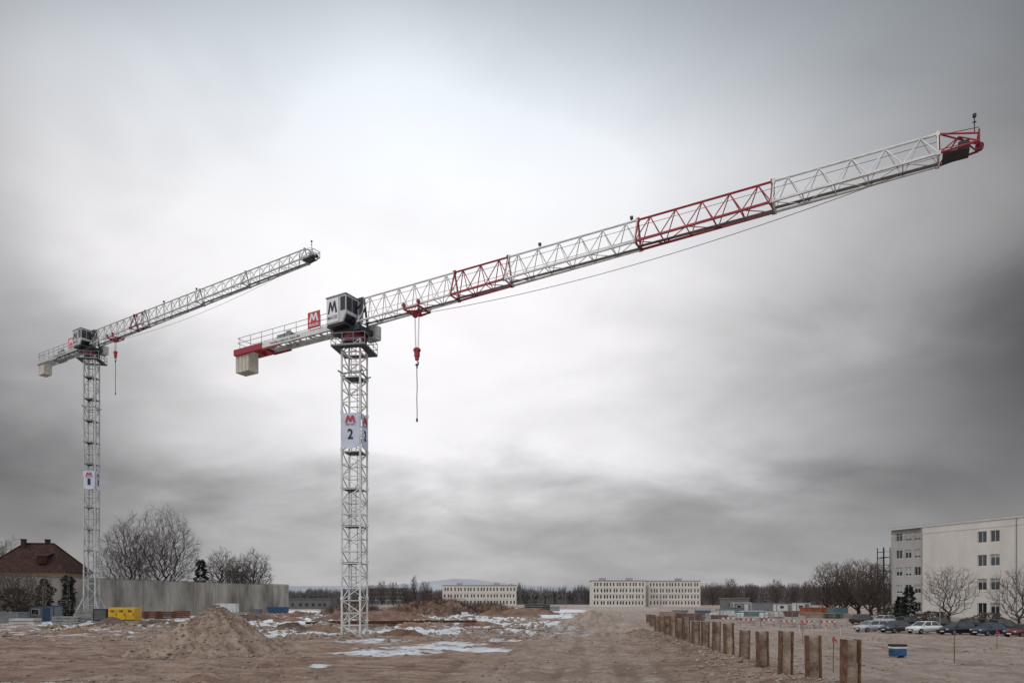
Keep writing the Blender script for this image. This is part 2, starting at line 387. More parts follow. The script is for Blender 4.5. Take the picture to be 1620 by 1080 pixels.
crane(145,96,'farther grey white tower crane in front of the wall with a banner numbered 1','1',38.7,(.853,-.523),
      [(.9,10.6,mOld),(10.6,13.2,mDkRed),(13.2,24.8,mOld),(24.8,33.4,mOld),(33.4,43.2,mOld)],6.1,36.0,31.0,0.9,
      'thin dark sling hanging below the hook of the crane numbered 1',mOld,.72,10,19.9,2.4,mOld)
# ------------------------------------------------------------------ ground
def lin(a,b,s):
    n=max(1,round((b-a)/s)); return [a+(b-a)*i/n for i in range(n)]
def geo(a,b,k):
    r=[];v=a
    while v<b: r.append(v); v*=k
    return r+[b]
ys=lin(-60,16,6)+lin(16,62,.2)+lin(62,130,.5)+lin(130,200,1.3)+geo(200,6000,1.07)
xr=geo(75,6000,1.12); xs=[-v for v in reversed(xr)]+lin(-75+.4,-32,.4)+lin(-32,22,.22)+lin(22,75,.4)+xr
snow_spots=[(620,1032,80,6,.85),(680,1024,70,4,.85),(765,1027,45,4,.95),(590,1014,60,4,.65),(720,1018,50,2.5,.85),(800,1012,35,2.5,.7),(120,986,70,5,1),(190,975,110,4,.95),(430,985,100,7,1.1),(470,1002,90,6,.98),
 (350,975,70,4,1),(570,973,110,4,1),(650,1000,90,5,.95),(710,976,80,5,1),(770,988,60,5,.95),(850,973,70,4,1),(60,970,90,3,.9),(880,966,60,3,1),(640,985,110,3,1),(800,980,50,3,1),
 (60,1084,80,7,1),(510,1054,16,3,.85),(870,985,50,4,.75),(250,992,60,4,.75),(820,1000,40,4,.75),(300,1003,60,3,.55),(390,1008,70,4,.7),(500,968,120,3,1),(720,964,150,2.5,1),(300,982,70,3,.85),(840,990,30,5,.85),(900,975,30,3,.85)]
gv=[];sn=[];gr=[];tk=[]
for y in ys:
    for x in xs:
        gv.append((x,y,gz(x,y) if y<260 and abs(x)<200 else 0.0))
        s_=0.0;g=0.5
        t_=track(x,y) if abs(x)<75 else 0
        if y>5:
            px=810+F*x/y; py=HY+3240/y
            for cx,cy,rx,ry,st in snow_spots:
                d=((px-cx)/rx)**2+((py-cy)/ry)**2
                if d<2.2: s_=max(s_,st*(1-d/2.2)*1.15)
            if 45<y<230 and x<8: s_=max(s_,.45*S(y,45,60))
            if y>200 and x<60: s_=max(s_,.36)
            if y<170: s_-=.30*max(0,messh(x,y)-.25)
            s_-=.35*t_
            b=x-(10.4+.0735*(y-21)); c=x-(-.8+.114*y)
            g=.10+.9*S(b,-1,3); g=max(g,.65*(1-S(abs(c),3,6.5)))
            if y>160: g=max(g,.6)
        sn.append(s_);gr.append(g);tk.append(t_)
W_=len(xs); gf=[(j*W_+i,j*W_+i+1,(j+1)*W_+i+1,(j+1)*W_+i) for j in range(len(ys)-1) for i in range(W_-1)]
gm=bpy.data.meshes.new('ground'); gm.from_pydata(gv,[],gf)
for nm,d in(('snow',sn),('gravel',gr),('track',tk)):
    at=gm.attributes.new(nm,'FLOAT','POINT'); at.data.foreach_set('value',d)
gm.polygons.foreach_set('use_smooth',[True]*len(gm.polygons)); gm.update()
def ground_mat():
    m=bpy.data.materials.new('site_ground'); m.use_nodes=True; nt=m.node_tree; N=nt.nodes; L=nt.links; B=N['Principled BSDF']
    geo_=N.new('ShaderNodeNewGeometry')
    def nz(sc,det=6,stretch=None,dist=0,rough=.6):
        n=N.new('ShaderNodeTexNoise'); n.inputs['Scale'].default_value=sc; n.inputs['Detail'].default_value=det; n.inputs['Distortion'].default_value=dist; n.inputs['Roughness'].default_value=rough
        if stretch:
            mp=N.new('ShaderNodeMapping'); mp.inputs['Scale'].default_value=stretch; L.new(geo_.outputs['Position'],mp.inputs[0]); L.new(mp.outputs[0],n.inputs['Vector'])
        else: L.new(geo_.outputs['Position'],n.inputs['Vector'])
        return n.outputs[0]
    def mr(s,a,b,c=0,d=1):
        r=N.new('ShaderNodeMapRange'); L.new(s,r.inputs[0])
        for i,v in enumerate((a,b,c,d)): r.inputs[i+1].default_value=v
        return r.outputs[0]
    def mix(f,a,b):
        x=N.new('ShaderNodeMix'); x.data_type='RGBA'
        for i,v in((6,a),(7,b)):
            if isinstance(v,tuple): x.inputs[i].default_value=(*v,1)
            else: L.new(v,x.inputs[i])
        if isinstance(f,float): x.inputs[0].default_value=f
        else: L.new(f,x.inputs[0])
        return x.outputs[2]
    def ma(op,a,b):
        x=N.new('ShaderNodeMath'); x.operation=op
        for i,v in((0,a),(1,b)):
            if isinstance(v,(int,float)): x.inputs[i].default_value=v
            else: L.new(v,x.inputs[i])
        return x.outputs[0]
    def at(nm):
        a=N.new('ShaderNodeAttribute'); a.attribute_name=nm; return a.outputs['Fac']
    big=nz(.12,5,None,.6); mid=nz(.9,7); fine=nz(6,7,None,0,.75); grit=nz(24,3)
    streak=nz(1.1,7,(.14,1.0,1),1.2); streak2=nz(.8,6,(1.6,.09,1),.6); patch=nz(.3,6,None,.8,.65)
    dirt=mix(mr(big,.35,.65),(.21,.12,.083),(.33,.228,.168))
    dirt=mix(mr(streak,.44,.60,0,.85),dirt,(.40,.295,.23))
    dirt=mix(mr(mid,.50,.66,0,.8),dirt,(.115,.064,.044))
    grav=mix(mr(mid,.3,.7),(.29,.22,.183),(.45,.37,.318))
    grav=mix(mr(streak2,.46,.62,0,.6),grav,(.245,.182,.145))
    grav=mix(mr(patch,.50,.64,0,.65),grav,(.235,.172,.136))
    gf_=ma('ADD',at('gravel'),ma('MULTIPLY',ma('SUBTRACT',mid,.5),1.3))
    c=mix(mr(gf_,.35,.80),dirt,grav)
    c=mix(mr(patch,.52,.66,0,.4),c,(.145,.092,.067))
    c=mix(mr(fine,.48,.62,0,.58),c,(.12,.078,.058))
    c=mix(mr(grit,.55,.68,0,.42),c,(.46,.39,.33))
    trk=at('track'); c=mix(mr(trk,.15,.8,0,.5),c,(.115,.073,.052))
    sn1=ma('MULTIPLY',ma('SUBTRACT',nz(.5,7,(.45,1.5,1),1.5),.5),2.4); sn2=ma('MULTIPLY',ma('SUBTRACT',nz(2.4,6,(.8,1.6,1),.5),.5),1.2)
    sf=ma('ADD',at('snow'),ma('ADD',ma('ADD',sn1,sn2),ma('MULTIPLY',ma('SUBTRACT',fine,.5),.45)))
    sm=mr(sf,.50,.66)
    snowc=mix(mr(mid,.35,.7),(.52,.52,.54),(.79,.80,.82))
    c2=mix(sm,c,snowc); L.new(c2,B.inputs['Base Color'])
    wet=ma('MULTIPLY',mr(trk,.4,.95),mr(big,.48,.6))
    L.new(ma('SUBTRACT',mr(sm,0,1,.95,.6),ma('MULTIPLY',wet,.5)),B.inputs['Roughness']); B.inputs['Specular IOR Level'].default_value=.25
    h=ma('ADD',ma('MULTIPLY',mid,.55),ma('ADD',ma('MULTIPLY',fine,.36),ma('MULTIPLY',grit,.06)))
    h=ma('ADD',h,ma('ADD',ma('MULTIPLY',sm,.2),ma('MULTIPLY',streak,.3)))
    bp=N.new('ShaderNodeBump'); bp.inputs['Strength'].default_value=1.0; bp.inputs['Distance'].default_value=.42; L.new(h,bp.inputs['Height']); L.new(bp.outputs[0],B.inputs['Normal'])
    return m
gm.materials.append(ground_mat())
ground=bpy.data.objects.new('ground',gm); col.objects.link(ground); ground['kind']='structure'; tag(ground,'muddy brown building site ground with wheel tracks and thin snow patches','ground')
# ------------------------------------------------------------------ hills
b=MB(); n_=160; y0=2600
def hillh(x):
    px=810+F*x/y0
    h=60+12*noise.noise(V((x*.0012,0,1)))+4*noise.noise(V((x*.006,2,1)))
    h+=24*math.exp(-((px-735)/70)**2)
    return h
vs=[];fs=[]
for i in range(n_+1):
    x=-6000+12000*i/n_
    for j,(dy,f) in enumerate(((-420,0),(-260,.45),(-120,.85),(0,1),(300,.8))): vs.append((x,y0+dy,hillh(x)*f-(2 if j==0 else 0)))
for i in range(n_):
    for j in range(4):
        q=i*5+j; fs.append((q,q+5,q+6,q+1))
b.add(vs,fs)
mHillHazed=M('far_hill_haze_tint',(.27,.28,.315),1,0,.12,.004,c2=(.37,.375,.40))  # blue grey distance haze painted into the hill colour
o=b.build('hills',mHillHazed,None,True); o['kind']='structure'; tag(o,'low hazy blue grey hills along the horizon','hills')
# ------------------------------------------------------------------ heaps
mSand=M('heap_sand',(.17,.112,.082),.95,0,.35,1.1,1.0,c2=(.35,.262,.205),bscale=6)
mGravel=M('heap_gravel',(.22,.165,.132),.95,0,.3,.9,1.0,c2=(.38,.305,.255),bscale=8)
mSoil=M('heap_soil',(.135,.075,.05),.95,0,.35,.7,1.0,c2=(.26,.165,.12),bscale=6)
mDkSoil=M('heap_dark_soil',(.085,.056,.042),.95,0,.35,.9,1.0,c2=(.165,.12,.09),bscale=6)
def heap(name,label,cat,px,D,rx,ry,h,mat,seed,rz=0,sharp=1.15,rough=.06,nr=34,na=96,group=None):
    cx=X(px,D); b=MB(); vs=[(0,0,0)]; fs=[]
    for j in range(1,nr+1):
        r=j/nr*1.15
        for i in range(na):
            a=2*PI*i/na; ca,sa=math.cos(a),math.sin(a)
            R_=1+.20*noise.noise(V((ca*1.3+seed,sa*1.3,seed)))+.09*noise.noise(V((ca*4,sa*4,seed+5)))
            x=ca*r*rx*R_; y=sa*r*ry*R_
            q=max(0,1-r); zz=h*(q**sharp)
            zz-=h*.05*math.exp(-(r/.1)**2)
            k=min(1,r*3)*(1 if r<1 else max(0,(1.15-r)/.15))
            zz+=h*rough*k*(1.1*noise.noise(V((ca*5.0,sa*5.0,r*1.6+seed)))+.9*noise.noise(V((x*1.3,y*1.3,seed)))+.6*noise.noise(V((x*3.2,y*3.2,seed)))+.5*noise.noise(V((x*7,y*7,seed))))
            if r>1: zz-=.25*(r-1)/.15
            vs.append((x,y,zz))
    vs[0]=(0,0,h*.955)
    for i in range(na): fs.append((0,1+i,1+(i+1)%na))
    for j in range(nr-1):
        o_=1+j*na
        for i in range(na): fs.append((o_+i,o_+na+i,o_+na+(i+1)%na,o_+(i+1)%na))
    b.add(vs,fs)
    o=b.build(name,mat,None,True); o.location=(cx,D,gz(cx,D)-.03); o.rotation_euler=(0,0,rz)
    tag(o,label,cat,group); return o
HPX=342; HRX=4.15
heap('sand_heap','large conical heap of stony sandy soil in the left foreground','heap',HPX,40,HRX,4.1,2.85,mSand,3.3,0,1.1,.09,64,220)
heap('soil_heap','small dark soil heap left of the large sandy heap','heap',178,73,2.6,1.8,1.3,mDkSoil,1.2,0,1,.16)
heap('soil_heap','low dark soil heap left of the small dark heap','heap',120,62,2.0,1.4,.7,mSoil,21.2,0,1,.18)
heap('soil_heap','low pale soil bank right of the large sandy heap','heap',440,41.5,2.4,1.4,.6,mSand,8.2,0,1,.16)
heap('gravel_heap','pale rounded gravel heap at the start of the pile row','heap',938,86,4.4,4.2,2.1,mGravel,5.5,0,1.05,.10)
heap('gravel_heap','low long gravel bank between the rounded heap and the far piles','heap',995,68,4.6,3.0,1.1,mGravel,6.1,rad(-40),1,.14)
heap('soil_heap','tiny brown heap at the bottom edge below the big sandy heap','heap',318,25.6,.8,.7,.36,mSoil,2.2,0,1,.12)
heap('soil_heap','small crumbly soil heap left of the foot of the crane numbered 2','heap',505,66,2.6,1.8,.8,mSoil,4.2,0,1,.18)
heap('soil_heap','low soil mound right of the foot of the crane numbered 2','heap',635,60,2.2,1.6,.6,mSoil,9.1,0,1,.18)
heap('soil_heap','grey spoil bank in front of the formwork stacks by the long wall','heap',250,84,5,2.2,.8,mDkSoil,11.1,0,.9,.18)
heap('soil_heap','long low rubble bank behind the foot of the crane numbered 2','heap',610,100,8,3,1.6,mSoil,12.1,0,.8,.24)
heap('soil_heap','dark rubble bank in the snow before the white cabin','heap',400,100,5,2.2,1.2,mDkSoil,13.1,0,.8,.24)
heap('soil_heap','brown rubble bank right of the long earth heap','heap',835,150,7,3,1.6,mSoil,14.1,0,.8,.24)
rh=random.Random(77); humps=[]
for i in range(26):
    for _ in range(40):
        D=rh.uniform(62,135); px=rh.uniform(255,830); x=X(px,D)
        if abs(x-X(561,57))<3 and abs(D-57)<6: continue
        if all(math.hypot(x-a,(D-b_)*.8)>3.4 for a,b_ in humps): humps.append((x,D)); break
    else: continue
    s_=rh.uniform(.7,1.5)*(D/90)
    heap('rubble_hump','low broken hump of churned earth and rubble among the snow strips','heap',px,D,1.9*s_*rh.uniform(.8,1.5),1.3*s_,.62*s_*rh.uniform(.7,1.4),rh.choice([mSoil,mSoil,mDkSoil]),30+i*1.7,rh.uniform(-.5,.5),.85,.28,16,48,'rubble humps among the snow strips')
# brush heaps
def brush(label,px,D,rx,ry,h,seed,ntw,twig):
    cx=X(px,D); T=thing('brush_heap',label,'brush heap',(cx,D,0))
    o=heap('soil','x','x',px,D,rx,ry,h,mSoil,seed,0,.7,.22,34,130)
    for k in('label','category'): del o[k]
    o.parent=T; o.location=(0,0,-.05)
    rr=random.Random(int(seed*10)); b=MB()
    for i in range(ntw):
        a=rr.uniform(0,2*PI); r=math.sqrt(rr.random())*.95; p=V((math.cos(a)*r*rx,math.sin(a)*r*ry,h*max(0,1-r)**.75-.1))
        for k in range(rr.randint(2,5)):
            d=V((rr.gauss(0,.7),rr.gauss(0,.7),rr.uniform(.2,1))).normalized()*rr.uniform(.4,1.5); q=p+d
            b.tube(p,q,.035,3,.015,False); b.tube(q,q+V((rr.gauss(0,.4),rr.gauss(0,.4),rr.uniform(0,.5))),.02,3,.01,False)
    b.build('brushwood',twig,T); return T
brush('long brown earth heap topped with brushwood in the middle distance',690,125,11.5,5,3.4,3.7,520,mTwigBr)
brush('dark overgrown heap of brushwood left of the long earth heap',560,140,7,4,2.6,5.9,400,mTwig)
brush('low scrubby heap at the right end of the long earth heap',770,165,8,4,2.6,7.9,260,mTwigBr)
# ------------------------------------------------------------------ loose stones (stuff)
rs=random.Random(5); b=MB()
def stone(x,y,z,r):
    b.add([(x+r*rs.uniform(.7,1.2)*dx,y+r*rs.uniform(.7,1.2)*dy,z+r*rs.uniform(.5,.9)*dz) for dx,dy,dz in((1,0,0),(0,1,0),(-1,0,0),(0,-1,0),(.1,0,1),(0,.1,-1))],
      [(0,1,4),(1,2,4),(2,3,4),(3,0,4),(1,0,5),(2,1,5),(3,2,5),(0,3,5)])
for i in range(2800):
    y=rs.uniform(21,75); xx=10.4+.0735*(y-21)+rs.gauss(-1.0,1.3); r=abs(rs.gauss(0,.055))+.02; stone(xx,y,gz(xx,y)+r*.2,r)
for i in range(1300):
    a=rs.uniform(0,2*PI); k=1+abs(rs.gauss(0,.07)); xx=X(HPX,40)+math.cos(a)*HRX*k; y=40+math.sin(a)*4.1*k; r=abs(rs.gauss(0,.06))+.025; stone(xx,y,gz(xx,y)+r*.2,r)
hp=bpy.data.objects['sand_heap']; hv=[v.co.copy() for v in hp.data.vertices]
for i in range(1400):
    c_=rs.choice(hv)
    if c_.z<.1: continue
    p=hp.location+c_; r=abs(rs.gauss(0,.05))+.02; stone(p.x+rs.uniform(-.05,.05),p.y+rs.uniform(-.05,.05),p.z+r*.2,r)
for i in range(6500):
    y=23+72*rs.random()**1.5; xx=rs.uniform(-.78,.78)*y
    if noise.noise(V((xx*.12,y*.2,3)))<-.03: continue
    r=abs(rs.gauss(0,.05))+.015; stone(xx,y,gz(xx,y)+r*.2,r)
for i in range(6500):
    y=rs.uniform(50,140); xx=rs.uniform(-48,4)
    if noise.noise(V((xx*.16,y*.13,9)))<-.05 : continue
    r=abs(rs.gauss(0,.17))+.05; stone(xx,y,gz(xx,y)+r*.1,r)
o=b.build('stones',M('loose_stone',(.17,.112,.083),.95,0,.45,2.5,c2=(.34,.27,.22))); tag(o,'loose clods and stones scattered over the site ground','stones',None,'stuff')
# ------------------------------------------------------------------ steel piles
ordn=['nearest','second','third','fourth','fifth','sixth','seventh','eighth','ninth','tenth','eleventh','twelfth','thirteenth','fourteenth','fifteenth','sixteenth','farthest']
rp=random.Random(12)
tops=[1.75,1.6,1.72,1.62,1.55,1.66,1.78,1.55,1.6,1.75,1.55,1.6,1.55,1.6,1.5,1.55,1.5]
rowdir=V((.0735,1,0)).normalized(); rown=V((rowdir.y,-rowdir.x,0))
for k in range(17):
    D=21+3.05*k; x=10.4+.0735*(D-21); top=tops[k]
    lab=('%s rusty steel pile of the long row, counted from the camera'%ordn[k]) if 0<k<16 else ('%s rusty steel pile at the %s end of the long row'%(ordn[k],'near' if k==0 else 'far'))
    T=thing('steel_pile',lab,'steel pile',(x,D,gz(x,D)),0,'row of rusty steel piles')
    T.rotation_euler=(rp.uniform(-.025,.025),rp.uniform(-.03,.03),rp.uniform(-.16,.16))
    w,d=.46,.44
    for sd in(-1,1):
        b=MB(); b.box(rown*(sd*(w/2-.02))+UP*((top-1)/2),(.045,d,top+1),rown,rowdir); b.build('flange',mRust,T,bevel=.012)
    b=MB(); b.box(UP*((top-1.02)/2),(w-.09,.04,top+.98),rown,rowdir); b.build('web',mRustTan,T)
    if k in(0,2,5,8,11):
        hh=top*rp.uniform(.55,.9); b=MB(); b.box(-rowdir*(.08)+UP*((hh-1)/2),(w-.095,.11,hh+.97),rown,rowdir); b.build('clay_fill',mRustTan,T,bevel=.03)
# ------------------------------------------------------------------ facades
def facade(mb,O,ux,w,h,holes,depth):
    nr=V((ux.y,-ux.x,0)); P=lambda a,z,d=0: O+ux*a+UP*z-nr*d
    xs_=sorted({0,w,*[k for r in holes for k in r[:2]]}); zs=sorted({0,h,*[k for r in holes for k in r[2:4]]})
    inh=lambda a,z: any(r[0]<a<r[1] and r[2]<z<r[3] for r in holes)
    for x0,x1 in zip(xs_,xs_[1:]):
        for z0,z1 in zip(zs,zs[1:]):
            if not inh((x0+x1)/2,(z0+z1)/2): mb.add([P(x0,z0),P(x1,z0),P(x1,z1),P(x0,z1)],[(0,1,2,3)])
    for x0,x1,z0,z1 in holes:
        for a,c in(((x0,z0),(x1,z0)),((x1,z0),(x1,z1)),((x1,z1),(x0,z1)),((x0,z1),(x0,z0))):
            mb.add([P(*a),P(*c),P(*c,depth),P(*a,depth)],[(0,1,2,3)])
def window(parent,O,ux,x0,x1,z0,z1,depth,fr,mf,mg,sub=True,mull=1,blind=0):
    nr=V((ux.y,-ux.x,0)); P=lambda a,z: O+ux*a+UP*z-nr*(depth-.05)
    b=MB(); w=x1-x0; h=z1-z0
    for z in(z0+fr/2,z1-fr/2): b.box(P((x0+x1)/2,z),(w,.07,fr),ux,nr)
    for x in(x0+fr/2,x1-fr/2): b.box(P(x,(z0+z1)/2),(fr,.07,h-2*fr),ux,nr)
    for i in range(mull): b.box(P(x0+w*(i+1)/(mull+1),(z0+z1)/2),(fr*.8,.07,h-2*fr),ux,nr)
    q=-nr*.02
    pv=[P(x0+fr,z0+fr)+q,P(x1-fr,z0+fr)+q,P(x1-fr,z1-fr)+q,P(x0+fr,z1-fr)+q]
    if sub:
        f=b.build('window',mf,parent); g=MB(); g.add(pv,[(0,1,2,3)]); g.build('pane',mg,f)
        if blind:
            g=MB(); zz=z1-fr-(h-2*fr)*blind
            g.add([P(x0+fr,zz)+nr*.005,P(x1-fr,zz)+nr*.005,P(x1-fr,z1-fr)+nr*.005,P(x0+fr,z1-fr)+nr*.005],[(0,1,2,3)]); g.build('blind',mBlind,f)
    else:
        b.m=1; b.add(pv,[(0,1,2,3)]); f=b.build('window',[mf,mg],parent)
mBlind=M('window_blind',(.30,.30,.29),.8,0,.1,1)
mFrame=M('window_frame',(.55,.55,.54),.5,0,.08,2)
mDkFrame=M('dark_window_frame',(.06,.06,.065),.5,0,.1,2)
mRender=M('pale_render',(.50,.47,.44),.9,0,.12,.35,.1,stretch=(1,1,.35))
mRenderG=M('grey_render',(.33,.32,.305),.9,0,.12,.35,.1,stretch=(1,1,.35))
mCream=M('cream_render',(.56,.525,.47),.9,0,.08,.1)
mDull=M('dull_hall_cladding',(.13,.13,.13),.8,0,.15,.4)
mRoofG=M('grey_roof',(.17,.17,.175),.8,0,.15,1)
mCornice=M('cornice',(.40,.40,.40),.6,0,.1,1)
# office block at right
A=V((67.3,122,0)); ux=V((.418,-.908,0)).normalized(); nr=V((ux.y,-ux.x,0))
OB=thing('office_block','pale rendered office block with paired windows at the right edge','building',A)
O=V((0,0,-1.2)); H=17.0; L1=6.0; LT=34.0
hl=[(x0,x1,1.2+z-1.5,1.2+z) for z in(15.0,11.95,8.9,5.85,2.8) for x0,x1 in((.9,2.1),(2.6,3.8),(4.3,5.5))]
b=MB(); facade(b,O-nr*.7,ux,L1,H,hl,.22); 
b.add([O-nr*.7,O-nr*14,O-nr*14+UP*H,O-nr*.7+UP*H],[(0,1,2,3)]); b.build('wing_wall',mRenderG,OB)
b=MB(); O2=O+ux*L1
hr=[(x0,x1,z0,z1) for z0,z1 in[(1.2+z,3.0+z) for z in(.9,4.7,8.45,12.15)] for x0,x1 in((9.3,10.7),(11.2,12.6),(19.3,20.7),(21.2,22.6))]
facade(b,O2,ux,LT-L1,H,hr,.25)
for q0,q1 in((V((0,0,0)),-nr*.7),(ux*(LT-L1),ux*(LT-L1)-nr*14)): b.add([O2+q0,O2+q1,O2+q1+UP*H,O2+q0+UP*H],[(0,1,2,3)])
b.add([O-nr*14,O-nr*14+ux*LT,O-nr*14+ux*LT+UP*H,O-nr*14+UP*H],[(0,1,2,3)])
b.build('wall',mRender,OB)
rb=random.Random(3)
for r in hl: window(OB,O-nr*.7,ux,*r,.22,.07,mFrame,mGlass,True,1,rb.choice([0,0,.3,.5,.8]))
for r in hr: window(OB,O2,ux,*r,.25,.07,mFrame,mGlass,True,1,rb.choice([0,0,0,.3,.25]))
b=MB(); b.box(O+ux*(LT/2)-nr*7+UP*(H+.06),(LT+.1,14.1,.1),ux,nr); b.build('roof',mRoofG,OB)
b=MB(); b.box(O+ux*(LT/2)+nr*.07+UP*(H-.12),(LT+.1,.13,.34),ux,nr); b.box(O+ux*(LT/2)+nr*.03+UP*(H-1.35),(LT,.05,.05),ux,nr); b.build('cornice',mCornice,OB)
b=MB()
b.box(O2+ux*14+nr*.03+UP*1.1,(27.6,.07,.9),ux,nr)
b.build('plinth',mRenderG,OB)
for s_ in(.2,15.0):
    b=MB(); b.tube(O2+ux*s_+nr*.1+UP*.5,O2+ux*s_+nr*.1+UP*(H-.3),.06,8); b.build('downpipe',mGrey,OB)
# exterior steel stair tower at its left end
ST=thing('fire_stair','dark steel fire stair on the left end of the office block','stair',(X(1398,123),123,0))
b=MB()
for x in(-.6,.6):
    for y in(-1,1): b.bar((x,y,-.5),(x,y,12.6),.12)
for i in range(5):
    z=1.2+i*2.4
    for y in(-1,1): b.bar((-.6,y,z+1.0),(.6,y,z+1),.06)
    b.bar((-.6,-1,z+1),(-.6,1,z+1),.06)
b.build('frame',mDark,ST)
for i in range(5):
    b=MB(); b.box((0,0,1.2+i*2.4),(1.3,2.1,.1)); b.build('landing',mDark,ST)
for i in range(4):
    b=MB(); s_=1 if i%2 else -1
    for q in range(9): b.box((0,s_*(-.9+q*.22),1.35+i*2.4+q*.26),(1.0,.24,.04))
    b.build('flight',mDark,ST)
# far blocks
def far_block(label,px0,px1,D,ytop,rows,cols,wall,mw,proj=None,ww=.55,wh=.55,dep=12,roofm=None,name='apartment_block'):
    x0,x1=X(px0,D),X(px1,D); w=x1-x0; H=HC+(HY-ytop)*D/F
    T=thing(name,label,'building',((x0+x1)/2,D,0)); O=V((-w/2,0,-.3)); ux=V((1,0,0)); H+=.3
    fh=(H-1.0)/rows; cw=(w-1)/cols; holes=[]; rr=random.Random(int(px0))
    for r in range(rows):
        for c in range(cols):
            xx=.5+c*cw; off=rr.choice([-.1,.1])*cw; holes.append((xx+cw*(1-ww)/2+off,xx+cw*(1+ww)/2+off,.5+r*fh+fh*(.25),.5+r*fh+fh*(.25+wh)))
    b=MB()
    for r in range(rows):
        hs=[(h[0],h[1],h[2]-(.5+r*fh),h[3]-(.5+r*fh)) for h in holes[r*cols:(r+1)*cols]]
        facade(b,O+UP*(.5+r*fh),ux,w,fh,hs,.3)
    b.add([O,O+V((w,0,0)),O+V((w,0,.5)),O+V((0,0,.5))],[(0,1,2,3)])
    zt_=.5+rows*fh; b.add([O+V((0,0,zt_)),O+V((w,0,zt_)),O+V((w,0,H)),O+V((0,0,H))],[(0,1,2,3)])
    b.add([O,O+V((0,dep,0)),O+V((0,dep,H)),O+V((0,0,H))],[(0,1,2,3)])
    b.add([O+V((w,0,0)),O+V((w,dep,0)),O+V((w,dep,H)),O+V((w,0,H))],[(0,1,2,3)])
    b.add([O+V((0,dep,0)),O+V((w,dep,0)),O+V((w,dep,H)),O+V((0,dep,H))],[(0,1,2,3)])
    b.build('wall',wall,T)
    for r in holes: window(T,O,ux,*r,.3,.12,mw,mGlass,False,0)
    b=MB(); b.box((0,dep/2,H-.3+.1),(w+.6,dep+.6,.24)); 
    b.build('roof',roofm or mRoofG,T)
    if proj:
        for q in proj:
            b=MB(); b.box((q,4,H+.6),(3.2,3,1.4)); b.build('roof_hut',mRenderG,T)
    if rows>1:
        b=MB()
        for r in range(1,rows): b.box((0,-.04,.2+r*fh),(w,.1,.16))
        b.build('floor_band',mCornice,T)
    return T
far_block('long cream four storey block in the distance right of centre',937,1021,355,918,4,16,mCream,mFrame,[-8,6],.58,.6)
far_block('cream four storey block adjoining the long block on its right side',1026,1108,362,918.5,4,16,mCream,mFrame,[3],.58,.6)
far_block('pale three storey block in the distance left of centre',700,817,400,925.5,3,22,mCream,mFrame,[-12,10],.55,.55)
far_block('dark grey distant block behind the bare trees left of centre',583,640,560,930,4,10,mDull,mDkFrame,None,.7,.6)
far_block('low dull grey hall beside the right end of the long wall',457,522,255,947,1,6,mDull,mDkFrame,None,.5,.4,10,name='hall')
far_block('low grey hall at the back of the storage yard',1150,1185,235,946,1,4,mDull,mDkFrame,None,.5,.4,8,name='hall')
# ------------------------------------------------------------------ perimeter wall
mWall=M('stained_wall_concrete',(.155,.14,.12),.9,0,.45,.26,.3,c2=(.40,.375,.335),stretch=(1,1,.3),bscale=2)
mWallD=M('wall_coping',(.13,.12,.11),.9,0,.3,.6)
Wa=V((-77.8,103.7,0))+V((-15.8,-43,0))*.35; Wb=V((-54.6,166.5,0)); wd=(Wb-Wa); WL=wd.length; wd.normalize(); wn=V((wd.y,-wd.x,0))
PW=thing('concrete_wall','high grey stained concrete wall behind the left crane','wall',Wa)
nb=14; pw=WL/nb
for i in range(nb):
    b=MB(); b.box(wd*(pw*(i+.5))+UP*3.2,(pw-.07,.4,7.2),wd,wn); b.build('wall_panel',mWall,PW)
b=MB(); b.box(wd*(WL/2)+UP*3.1,(WL-.2,.3,7.0),wd,wn); b.build('wall_core',mWallD,PW)
b=MB(); b.box(wd*(WL/2)+UP*6.93,(WL+.2,.56,.12),wd,wn); b.build('coping',mWallD,PW)
# ------------------------------------------------------------------ house behind wall
mTile=M('roof_tiles',(.036,.019,.016),.9,0,.35,1.2,.5,c2=(.062,.034,.028),bscale=5,spec=.1)
mYellow=M('ochre_render',(.24,.19,.115),.9,0,.12,.6)
HX=X(62,130); HO=thing('house','ochre house with dark brown hipped roof behind the wall','house',(HX,130,0),rad(8))
w,d,e,r=15.0,11.0,8.3,13.9
b=MB(); O=V((-w/2+.7,-d/2+.7,0)); hh=[(x,x+1.2,z,z+1.6) for z in(1.2,5.6) for x in(1.5,4.3,7.1,9.9,12)]
facade(b,O,V((1,0,0)),w-1.4,e,hh,.2)
facade(b,V((w/2-.7,-d/2+.7,0)),V((0,1,0)),d-1.4,e,[],.2); facade(b,V((w/2-.7,d/2-.7,0)),V((-1,0,0)),w-1.4,e,[],.2); facade(b,V((-w/2+.7,d/2-.7,0)),V((0,-1,0)),d-1.4,e,[],.2)
b.build('wall',mYellow,HO)
for q in hh: window(HO,O,V((1,0,0)),*q,.2,.08,mFrame,mGlass,True,1)
b=MB(); rl=2.6
vs=[V((-w/2,-d/2,e)),V((w/2,-d/2,e)),V((w/2,d/2,e)),V((-w/2,d/2,e)),V((-rl,0,r)),V((rl,0,r))]
b.add(vs,[(0,1,5,4),(1,2,5),(2,3,4,5),(3,0,4),(3,2,1,0)]); rf=b.build('roof',mTile,HO)
b=MB(); b.bar(V((-rl,0,r+.05)),V((rl,0,r+.05)),.3,.2)
for i,q in((0,4),(1,5),(2,5),(3,4)): b.bar(vs[i]+UP*.06,vs[q]+UP*.06,.26,.16)
b.build('ridge_tiles',mTile,rf)
for x,y,z in((-2.4,-.6,14.6),(1.2,.6,14.7)):
    b=MB(); b.box((x,y,z-1.2),(.7,.7,2.4)); b.box((x,y,z+.02),(.85,.85,.12)); b.build('chimney',mTile,rf)
